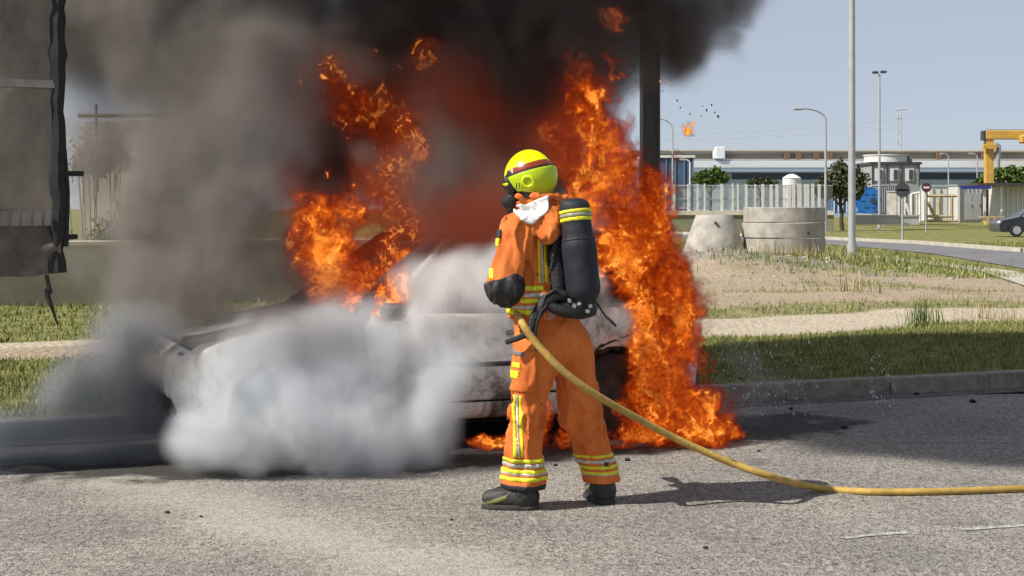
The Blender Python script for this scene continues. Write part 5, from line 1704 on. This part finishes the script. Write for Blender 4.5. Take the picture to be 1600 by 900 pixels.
# --- thick dark smoke over the car, rising and drifting right
g = Grid((-2.6, 9.25, .25), (2.6, 13.0, 3.9), .04)
dark = [(640, 440, 11.0, 90, .8), (700, 330, 11, 130), (590, 260, 11.0, 150), (720, 200, 11, 170), (820, 130, 11, 160), (540, 120, 11, 140), (700, 40, 11, 200), (880, 60, 11, 150),
        (1000, 40, 11.3, 110), (1070, 30, 11.5, 80, .55), (1130, -10, 11.5, 65, .5), (850, 260, 11.1, 110), (780, 400, 11.3, 110), (900, 200, 11.4, 90), (1060, 100, 11.5, 60, .5), (470, 330, 11.2, 90, .7),
        (800, -120, 11, 200), (1000, -120, 11.4, 180), (600, -120, 11, 180), (820, 560, 10.9, 90, .6), (930, 560, 11, 80, .5), (880, 420, 11.0, 90, .8),
        (690, 320, 9.95, 80), (755, 345, 9.9, 62), (640, 270, 10.1, 70), (805, 320, 9.95, 75), (610, 375, 9.95, 40, .5), (720, 250, 10.1, 90), (850, 250, 10.2, 70, .8), (560, 60, 10.3, 90), (430, 200, 10.2, 60, .6), (470, 240, 10.2, 55, .7), (560, 235, 10.1, 35, .5), (555, 275, 10.35, 50, .8), (540, 290, 11.0, 95, .9), (490, 300, 11.2, 90, .9), (520, 190, 10.9, 85, .9), (430, 420, 11.0, 80, .7), (520, 230, 10.35, 50, .8), ]
fd = warp_field(g, dark, .10, 201)
dd = billow(g, fd, 510, 1.05, .25, .40)
M_BSMOKE = vol_mat('black_smoke', (.25, .21, .19), 7.0, .05)
sm = tag(volume('dark_smoke', g, dd, M_BSMOKE), 'thick black smoke boiling up from the burning car', 'smoke', None, 'stuff')
# --- the plume goes on above, spreading with the wind
g = Grid((-4.0, 5.4, 3.65), (3.4, 15.4, 8.6), .11)
n_ = spec_noise(g.n, 2.8, 215, (1, 1, 1), .015)
n2_ = spec_noise(g.n, 2.6, 216, (1, 1, 1), .03)
fp = np.maximum(1 - np.sqrt(((g.X + .5) / 3.0) ** 2 + ((g.Y - 10.75) / 4.7) ** 2 + ((g.Z - 5.7) / 2.4) ** 2), 1 - np.sqrt(((g.X - .3) / 1.6) ** 2 + ((g.Y - 11.3) / 1.5) ** 2 + ((g.Z - 4.2) / 1.4) ** 2))
dd = np.clip(fp * 2.2 + .22 * n_ + .10 * n2_, 0, 1) * np.clip((fp + .3) * 3, 0, 1)
tag(volume('dark_smoke', g, dd, vol_mat('plume_smoke', (.2, .17, .155), 9.0, .05)), 'upper part of the black smoke plume drifting over the verge', 'smoke', None, 'stuff')
# --- brownish grey smoke, left of the car
g = Grid((-3.7, 8.4, .0), (-.5, 12.4, 3.5), .04)
grey = [(180, 60, 11.2, 110, .55), (290, 140, 11, 130), (310, 320, 10.8, 125), (420, 90, 10.6, 120), (430, 290, 10.4, 100), (330, 450, 10.4, 110), (300, 560, 10.2, 90), (440, 440, 9.75, 80, .8),
        (220, -40, 11.2, 150), (380, -60, 10.8, 170), (250, 360, 10.8, 90, .7), (215, 470, 10.6, 60, .5), (390, 520, 9.6, 85, .9), (140, 100, 11.3, 80, .35), (350, 640, 9.7, 90), (480, 500, 9.55, 70, .8), (500, 540, 9.5, 60, .8),
        (150, 60, 11.4, 150, .42), (185, 230, 11.4, 120, .34), (160, 350, 11.4, 80, .26), (150, 420, 11.3, 80, .22), (115, 250, 11.5, 90, .3), (230, 400, 11.2, 90, .34), (230, 520, 10.4, 80, .5),
        (400, 200, 10.4, 95), (420, 380, 10.0, 60, .8), (250, 60, 11, 120), (370, 330, 10.2, 90), (270, 540, 9.6, 60, .7), (200, 560, 10.2, 80, .7), (250, 640, 9.9, 80, .8), (320, 600, 9.7, 80, .9), (190, 490, 10.8, 60, .45), (330, 530, 9.0, 70, .45), (410, 505, 9.0, 75, .5), (490, 505, 9.1, 70, .5), (550, 510, 9.2, 50, .5), (280, 590, 8.95, 55, .5), (250, 330, 10.9, 90, .6), (120, 40, 11.4, 80, .4), (130, 120, 11.5, 60, .3), (480, 400, 9.7, 50, .5), (330, 220, 10.6, 90, .8), (350, 260, 10.4, 70, .8), (250, 250, 10.9, 90, .6), (290, 420, 10.5, 100, .8), (260, 480, 10.4, 80, .7)]
fg = warp_field(g, grey, .08, 221)
dd = billow(g, fg, 520, 1.15, .08, .30)
tag(volume('grey_smoke', g, dd, vol_mat('grey_smoke', (.40, .365, .345), 6.0, .05)), 'brownish grey smoke hanging between the lorry and the flames', 'smoke', None, 'stuff')
# --- thinner grey fringe right of the post
g = Grid((.85, 10.7, 2.15), (2.25, 12.3, 3.5), .035)
fr_ = [(1060, 70, 11.4, 70, .8), (1110, 50, 11.4, 65, .8), (1150, 20, 11.4, 60, .7), (1185, -5, 11.4, 50, .6), (1090, 120, 11.4, 45, .5), (1130, 95, 11.4, 40, .45), (1060, 145, 11.4, 35, .4)]
ff_ = warp_field(g, fr_, .07, 233, 2.5)
tag(volume('grey_smoke', g, billow(g, ff_, 525, 1.0, .14, .36), vol_mat('grey_fringe', (.36, .335, .325), 5.0, .05)), 'thin grey fringe of the smoke plume right of the dark post', 'smoke', None, 'stuff')
# --- blue-grey smoke rolling low over the asphalt
g = Grid((-4.3, 8.8, .0), (-1.4, 10.9, 1.5), .035)
low_ = [(20, 690, 9.55, 50, .8), (80, 660, 9.7, 60, .8), (160, 640, 9.8, 75, .9), (240, 640, 9.8, 85), (130, 690, 9.6, 50, .8), (200, 690, 9.6, 50, .9), (250, 560, 10.0, 70, .45), (60, 600, 10, 40, .3), (170, 560, 10, 60, .5), (290, 690, 9.6, 60), (-40, 700, 9.5, 50, .8), (40, 640, 9.7, 50, .6), (100, 600, 9.9, 50, .5), (0, 660, 9.6, 45, .8), (60, 700, 9.45, 50, .9), (150, 710, 9.45, 45, .9), (230, 715, 9.4, 40, .8), (20, 710, 9.4, 40, .8), (-30, 660, 9.6, 50, .8), (120, 650, 9.6, 60, .8), (200, 600, 9.8, 60, .5), (120, 660, 9.6, 130, .28), (40, 690, 9.35, 55, .9), (-20, 700, 9.3, 50, .9), (110, 700, 9.3, 50, .8), (190, 700, 9.35, 50, .8)]
fl = warp_field(g, low_, .06, 241)
dd = billow(g, fl, 530, 1.0, .05, .34)
tag(volume('low_smoke', g, dd, vol_mat('blue_grey_smoke', (.45, .47, .51), 5.0, .05)), 'bluish grey smoke rolling low over the road beside the kerb', 'smoke', None, 'stuff')
# --- white steam in front of the car
g = Grid((-2.7, 8.1, .0), (-.1, 9.75, 1.6), .03)
st_ = [(330, 690, 8.95, 62, .6), (420, 645, 8.95, 92, .8), (520, 650, 9.02, 95), (600, 660, 9.1, 75, .8), (430, 565, 9.05, 70, .85), (530, 575, 9.1, 62, .7), (655, 700, 9.15, 45, .55), (480, 705, 8.9, 60), (380, 610, 9.0, 70), (580, 715, 9.0, 45, .6), (620, 590, 9.2, 50, .4), (690, 690, 9.25, 40, .35), (480, 520, 9.15, 65, .7), (560, 520, 9.2, 60, .6), (640, 540, 9.25, 50, .5), (310, 650, 8.95, 62, .45), (345, 580, 8.95, 60, .7), (300, 700, 8.95, 50, .45), (420, 520, 9.0, 60, .6), (470, 600, 8.9, 90, .8), (370, 660, 8.8, 70, .7), (430, 690, 8.75, 62, .8), (360, 710, 8.75, 45, .7), (540, 620, 8.9, 85, .9), (610, 620, 9.0, 75, .8), (660, 590, 9.2, 55, .5), (440, 640, 8.8, 80, .6), (350, 535, 8.85, 66, .75), (420, 520, 8.88, 72, .8), (490, 525, 8.95, 68, .8), (300, 585, 8.85, 56, .4), (550, 530, 9.1, 58, .7), (610, 690, 8.9, 60, .8), (660, 700, 9.0, 45, .6), (520, 715, 8.8, 50, .8), (410, 725, 8.75, 40, .7), (320, 715, 8.8, 45, .4), (480, 660, 8.75, 80, .7), (690, 650, 9.2, 40, .4), (450, 620, 8.95, 190, .2), (600, 560, 9.2, 110, .34), (500, 510, 9.1, 110, .34), (380, 540, 8.95, 105, .3), (690, 570, 9.3, 80, .32), (560, 690, 8.95, 60, .7), (650, 640, 9.15, 60, .5), (640, 650, 9.2, 60, .6), (600, 600, 9.2, 70, .6)]
fs = warp_field(g, st_, .055, 261, 2.7)
dd = billow(g, fs, 540, 1.0, .16, .44)
tag(volume('steam', g, dd, vol_mat('white_steam', (.87, .90, .935), 5.5, 0)), 'dense white steam billowing in front of the car bonnet', 'steam', None, 'stuff')
# --- thin smoke and splash haze right of the flames
g = Grid((1.2, 10.3, .0), (3.1, 12.6, 1.0), .035)
th_ = [(1140, 640, 10.9, 45, .7), (1180, 650, 10.9, 45, .6), (1230, 655, 11.0, 35, .5), (1160, 590, 11.2, 45, .55), (1215, 600, 11.4, 40, .4), (1150, 560, 11.4, 40, .4), (1270, 640, 11.2, 25, .4)]
ft = warp_field(g, th_, .06, 271, 2.5)
tag(volume('splash_haze', g, billow(g, ft, 560, 1.0, .16, .36), vol_mat('splash_haze', (.80, .82, .86), 2.2, .2)), 'thin blue haze of water and smoke over the wet road beside the flames', 'mist', None, 'stuff')
# --- water spray and steam round the cabin
g = Grid((-.95, 8.95, .35), (.95, 10.2, 1.75), .03)
sp2 = [(700, 465, 9.35, 60, .8), (745, 430, 9.35, 62, .9), (685, 525, 9.3, 55, .7), (760, 480, 9.35, 55, .8), (720, 400, 9.4, 40, .6), (780, 400, 9.45, 45, .6), (650, 560, 9.25, 50, .5), (740, 540, 9.35, 60, .5), (950, 440, 9.8, 45, .6), (965, 505, 9.85, 38, .6), (938, 350, 9.8, 32, .4), (820, 450, 9.4, 60, .7), (900, 450, 9.6, 50, .6), (600, 530, 9.3, 50, .5), (690, 420, 9.4, 45, .7), (660, 480, 9.35, 40, .6), (645, 430, 9.4, 42, .7), (605, 480, 9.4, 30, .4), (660, 400, 9.45, 36, .5)]
f2 = warp_field(g, sp2, .05, 281, 2.7)
dd = billow(g, f2, 550, 1.0, .14, .26)
tag(volume('water_spray', g, dd, vol_mat('spray_mist', (.96, .945, .935), 7.0, -.2)), 'pale water mist around the car doors and behind the firefighter', 'mist', None, 'stuff')

# --- flames: glowing gas that hides what is behind it
FIRE_RAMP = [(0.0, (.04, .002, .0)), (.28, (.17, .012, .001)), (.46, (.50, .065, .004)), (.64, (.95, .20, .012)), (.82, (1.15, .39, .04)), (1.0, (1.4, .75, .18))]
def fire_mat(name, K, gain=1.0):
    m = bpy.data.materials.new(name)
    m.use_nodes = True
    nt = m.node_tree; nt.nodes.clear(); N, L = nt.nodes.new, nt.links.new
    out, pv, at = N('ShaderNodeOutputMaterial'), N('ShaderNodeVolumePrincipled'), N('ShaderNodeAttribute')
    at.attribute_name = 'density'
    pv.inputs['Density Attribute'].default_value = ''
    pv.inputs['Color'].default_value = (.02, .01, .01, 1)
    k = N('ShaderNodeMapRange'); k.inputs[1].default_value = .02; k.inputs[2].default_value = .34; k.inputs[3].default_value = 0; k.inputs[4].default_value = K
    L(at.outputs['Fac'], k.inputs[0]); L(k.outputs[0], pv.inputs['Density'])
    r = N('ShaderNodeValToRGB'); el = r.color_ramp.elements
    while len(el) < len(FIRE_RAMP): el.new(.5)
    for e, (p_, c) in zip(el, FIRE_RAMP): e.position = p_; e.color = (*[x / 1.4 for x in c], 1)
    L(at.outputs['Fac'], r.inputs[0]); L(r.outputs[0], pv.inputs['Emission Color'])
    g_ = N('ShaderNodeMath'); g_.operation = 'MULTIPLY'; g_.inputs[1].default_value = 1.4 * gain
    L(k.outputs[0], g_.inputs[0]); L(g_.outputs[0], pv.inputs['Emission Strength'])
    L(pv.outputs[0], out.inputs['Volume'])
    return m
M_FIRE = fire_mat('flame_gas', 13.0)
M_FIRE_D = fire_mat('flame_gas_dull', 9.0, .7)
def flame_grid(lo, hi, h, path, seed, rough=.45, fine=1.0):
    """path: list of chains of (px, py, depth, radius px)"""
    g = Grid(lo, hi, h)
    k = h / .012
    wx = spec_noise(g.n, 2.6, seed, (1, 1, 1.5), .012 * k); wz = spec_noise(g.n, 2.6, seed + 1, (1, 1, 1.5), .012 * k)
    base = np.full(g.n, -9.0, np.float32)
    GX, GY, GZ = g.X, g.Y, g.Z
    g.X, g.Y, g.Z = GX + .035 * wx, GY + .035 * wz, GZ + 0 * wx
    for chain in path:
        for i in range(max(1, len(chain) - 1)):
            a, b = chain[i], chain[min(i + 1, len(chain) - 1)]
            pa, pb = np.array(P(*a[:3])), np.array(P(*b[:3]))
            if len(chain) == 1: pb = pa + np.array((0, 0, .02))
            ra, rb = a[3] / FOC * a[2], b[3] / FOC * b[2]
            rm = max(ra, rb)
            d = g.cone(pa, pb, ra, rb)
            base = np.maximum(base, -d / rm)
    g.X, g.Y, g.Z = GX, GY, GZ
    # curl the fine structure: look the noise up at displaced places
    ix, iy, iz = np.meshgrid(*[np.arange(n, dtype=np.int32) for n in g.n], indexing='ij', sparse=True)
    c1, c2, c3 = (spec_noise(g.n, 3.4, seed + 6 + i_, (1, 1, 1.0), .042 * k) for i_ in range(3))
    amp = 11.0 / k
    def bend(a):
        return a[np.clip(ix + (amp * c1).astype(np.int32), 0, g.n[0] - 1), np.clip(iy + (amp * c2).astype(np.int32), 0, g.n[1] - 1), np.clip(iz + (amp * c3).astype(np.int32), 0, g.n[2] - 1)]
    n0 = spec_noise(g.n, 2.8, seed + 9, (1, 1, 1.7), .016 * k)
    n1 = bend(spec_noise(g.n, 2.5, seed + 2, (1, 1, 2.6), .024 * k))
    m = np.clip((base + rough * (n1 * .55 + n0 * .40) + .08) * 2.2, 0, 1)
    n2 = bend(spec_noise(g.n, 3.2, seed + 3, (1.3, 1.3, 4.2), .046 * k * fine))
    n3 = bend(spec_noise(g.n, 3.2, seed + 4, (1.3, 1.3, 3.4), .085 * k * fine))
    n4 = spec_noise(g.n, 2.6, seed + 5, (1, 1, 1.6), .025 * k)
    fil = np.maximum(np.exp(-(n2 / .17) ** 2), .8 * np.exp(-(n3 / .20) ** 2))
    q = m * np.clip(.31 + .13 * n4 + fil * .62, 0, 1)
    return g, q
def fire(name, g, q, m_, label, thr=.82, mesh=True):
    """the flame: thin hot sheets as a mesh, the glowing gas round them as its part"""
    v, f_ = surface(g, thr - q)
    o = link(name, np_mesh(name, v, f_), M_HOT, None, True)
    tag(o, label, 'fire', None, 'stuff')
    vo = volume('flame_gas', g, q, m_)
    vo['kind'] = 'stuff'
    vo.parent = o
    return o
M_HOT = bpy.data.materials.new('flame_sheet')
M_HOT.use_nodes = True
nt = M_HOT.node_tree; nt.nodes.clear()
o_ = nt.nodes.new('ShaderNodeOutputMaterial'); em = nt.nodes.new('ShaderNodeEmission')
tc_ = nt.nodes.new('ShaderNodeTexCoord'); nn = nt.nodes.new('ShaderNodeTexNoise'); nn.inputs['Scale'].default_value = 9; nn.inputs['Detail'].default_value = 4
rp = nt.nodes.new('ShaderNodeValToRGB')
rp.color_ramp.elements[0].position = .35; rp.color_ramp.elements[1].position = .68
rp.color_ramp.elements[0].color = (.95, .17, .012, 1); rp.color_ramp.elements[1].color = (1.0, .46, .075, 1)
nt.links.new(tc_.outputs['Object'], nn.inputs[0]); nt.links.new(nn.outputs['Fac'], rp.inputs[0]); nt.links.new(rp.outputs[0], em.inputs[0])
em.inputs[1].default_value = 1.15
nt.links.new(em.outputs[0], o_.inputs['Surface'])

right_path = [[(1062, 672, 10.35, 62), (1050, 600, 10.35, 58), (1055, 520, 10.35, 58), (1035, 440, 10.35, 62), (1005, 360, 10.4, 62), (965, 290, 10.45, 58), (925, 225, 10.5, 58), (900, 165, 10.55, 46), (893, 120, 10.6, 28)],
              [(1065, 668, 10.3, 36), (1110, 672, 10.3, 26), (1145, 678, 10.3, 10)],
              [(1000, 680, 10.3, 26), (1020, 560, 10.3, 30), (1010, 480, 10.35, 35)],
              [(850, 205, 10.6, 26), (900, 205, 10.6, 34)], [(870, 240, 10.55, 22), (910, 280, 10.5, 30)], [(951, 30, 10.8, 20)], [(1010, 290, 10.5, 26), (1000, 330, 10.5, 36)]]
g, q = flame_grid((.05, 9.75, .0), (1.75, 10.95, 2.95), .0125, right_path, 301, .45, .8)
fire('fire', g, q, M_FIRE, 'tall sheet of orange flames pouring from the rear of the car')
left_path = [[(600, 495, 10.2, 32), (545, 445, 10.2, 60), (495, 400, 10.2, 62), (520, 345, 10.25, 55), (550, 305, 10.3, 30)], [(470, 350, 10.25, 22), (445, 385, 10.25, 14)],
             [(632, 480, 10.3, 16), (632, 400, 10.3, 14)], [(590, 492, 9.62, 14), (618, 450, 9.62, 16), (634, 395, 9.65, 10)], [(560, 480, 9.7, 22), (600, 430, 9.75, 16)], [(520, 460, 10.2, 40)]]
g, q = flame_grid((-1.75, 9.4, .6), (-.5, 10.7, 1.85), .0125, left_path, 331, .32)
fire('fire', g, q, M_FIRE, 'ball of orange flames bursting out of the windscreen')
up_path = [[(600, 340, 10.45, 40), (625, 250, 10.45, 52), (590, 180, 10.45, 55), (560, 125, 10.45, 44)], [(600, 420, 10.4, 44), (630, 360, 10.4, 40)], [(650, 95, 10.55, 20), (662, 70, 10.55, 18)], [(480, 130, 10.5, 26)], [(640, 230, 10.5, 34), (600, 280, 10.5, 28)], [(545, 170, 10.5, 26)], [(515, 275, 10.45, 10)], [(625, 350, 10.5, 12)]]
g, q = flame_grid((-1.75, 9.95, .9), (-.3, 10.95, 2.95), .0165, up_path, 361, .5)
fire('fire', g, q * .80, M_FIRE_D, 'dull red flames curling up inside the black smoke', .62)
sill_path = [[(705, 686, 9.75, 8), (760, 694, 9.78, 11), (800, 690, 9.8, 10)], [(845, 690, 9.85, 16), (860, 640, 9.85, 20)], [(890, 690, 9.85, 14), (900, 660, 9.85, 14)], [(930, 690, 9.9, 14), (975, 680, 9.95, 18), (990, 650, 9.95, 14)], [(955, 640, 10.0, 14)]]
g, q = flame_grid((-.55, 9.45, .0), (1.0, 10.35, .5), .0125, sill_path, 391, .5)
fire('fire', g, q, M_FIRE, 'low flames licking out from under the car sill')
for (px, py_, r, s_, lab) in ((1083, 201, 11, 401, 'single tongue of flame torn loose beside the post'), (1024, 150, 5, 411, 'small lower flame flake drifting across the post'), (1025, 126, 5, 421, 'small upper flame flake drifting across the post')):
    c = P(px, py_, 10.4)
    g, q = flame_grid(tuple(np.array(c) - .12), tuple(np.array(c) + .12), .006, [[(px - r * .3, py_ + r * .4, 10.4, r * .75), (px - r * .25, py_ - r * .6, 10.4, r * .3)]], s_, .35, .6)
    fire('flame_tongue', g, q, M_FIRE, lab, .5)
# --- red emission added in the smoke for scattered firelight and hot gas
g = Grid((-2.2, 9.35, .7), (1.2, 11.2, 3.2), .045)
gl = [(480, 180, 10.3, 90, .45), (450, 300, 10.1, 80, .45), (700, 150, 10.2, 110, .4), (560, 90, 10.3, 90, .35), (780, 250, 10.1, 90, .4), (690, 340, 9.85, 100, .8), (640, 420, 9.75, 70, .8), (760, 340, 9.85, 70, .6), (610, 260, 9.95, 80, .6), (840, 200, 10.0, 70, .6), (700, 340, 10.7, 130, .5), (600, 330, 10.6, 130, .8), (580, 450, 10.4, 90, 1.0), (600, 200, 10.7, 130, .6), (830, 210, 10.8, 90, .5), (900, 180, 10.7, 80, .8), (780, 300, 10.8, 90, .5), (540, 110, 10.7, 80, .3), (900, 120, 10.7, 60, .7)]
fg = warp_field(g, gl, .08, 431)
nb_ = spec_noise(g.n, 2.2, 440, (1, 1, 1.4), .02)
dd = np.clip(fg * .9 - .2 + .5 * nb_ * np.clip(fg * 2, 0, 1), 0, 1.2)
tag(volume('fire_glow', g, dd, vol_mat('added_red_glow', (.10, .05, .04), 2.0, 0, (1.0, .13, .035), .30)), 'dull red glow added inside the smoke for scattered firelight and hot gas', 'fire', None, 'stuff')
# --- ash flakes in the air and water splashing on the road
ra = np.random.default_rng(77)
for i, (px, py_) in enumerate([(1058, 157), (1063, 168), (1078, 178), (1098, 166), (1104, 172), (1112, 164), (1117, 176), (1122, 182), (1096, 181), (1036, 142), (1090, 12), (1042, 190)]):
    c = P(px, py_, 10.6)
    vv, ff = lump_mesh(i + 60, 4, 6)
    a = ra.random() * 6; s_ = .006 + .010 * ra.random()
    o = MB().add([c + Vector((s_ * (p[0] * math.cos(a) - p[2] * math.sin(a)), s_ * p[1], s_ * 1.6 * (p[0] * math.sin(a) + p[2] * math.cos(a)))) for p in vv], ff).build('ash_flake', M_CHAR, None, True)
    tag(o, 'tiny dark ash flake drifting in the air near the flames', 'ash', 'ash flakes in the air')
mb = MB()
for i in range(260):
    u = ra.random()
    px = 1130 + 150 * ra.random() ** 1.4 if u < .8 else 1360 + 40 * ra.random()
    d = 11.2 + 1.0 * ra.random()
    py_ = 650 - 120 * ra.random() ** 1.5 * (1 if u < .8 else .8)
    c = P(px, py_, d)
    if c.z < .01: continue
    s_ = .003 + .004 * ra.random() ** 2
    k_ = 1 + 2 * ra.random()
    mb.add([c + Vector(v_) for v_ in ((s_, 0, 0), (-s_, 0, 0), (0, s_, 0), (0, -s_, 0), (0, 0, s_ * k_), (0, 0, -s_ * k_))], [(0, 2, 4), (2, 1, 4), (1, 3, 4), (3, 0, 4), (2, 0, 5), (1, 2, 5), (3, 1, 5), (0, 3, 5)])
tag(mb.build('water_droplets', mat('water_white', (.8, .82, .85), .1, spec=.8), None, True), 'spray of small water droplets splashing up beside the flames', 'water', None, 'stuff')
print('build seconds', round(time.time() - T0, 1))
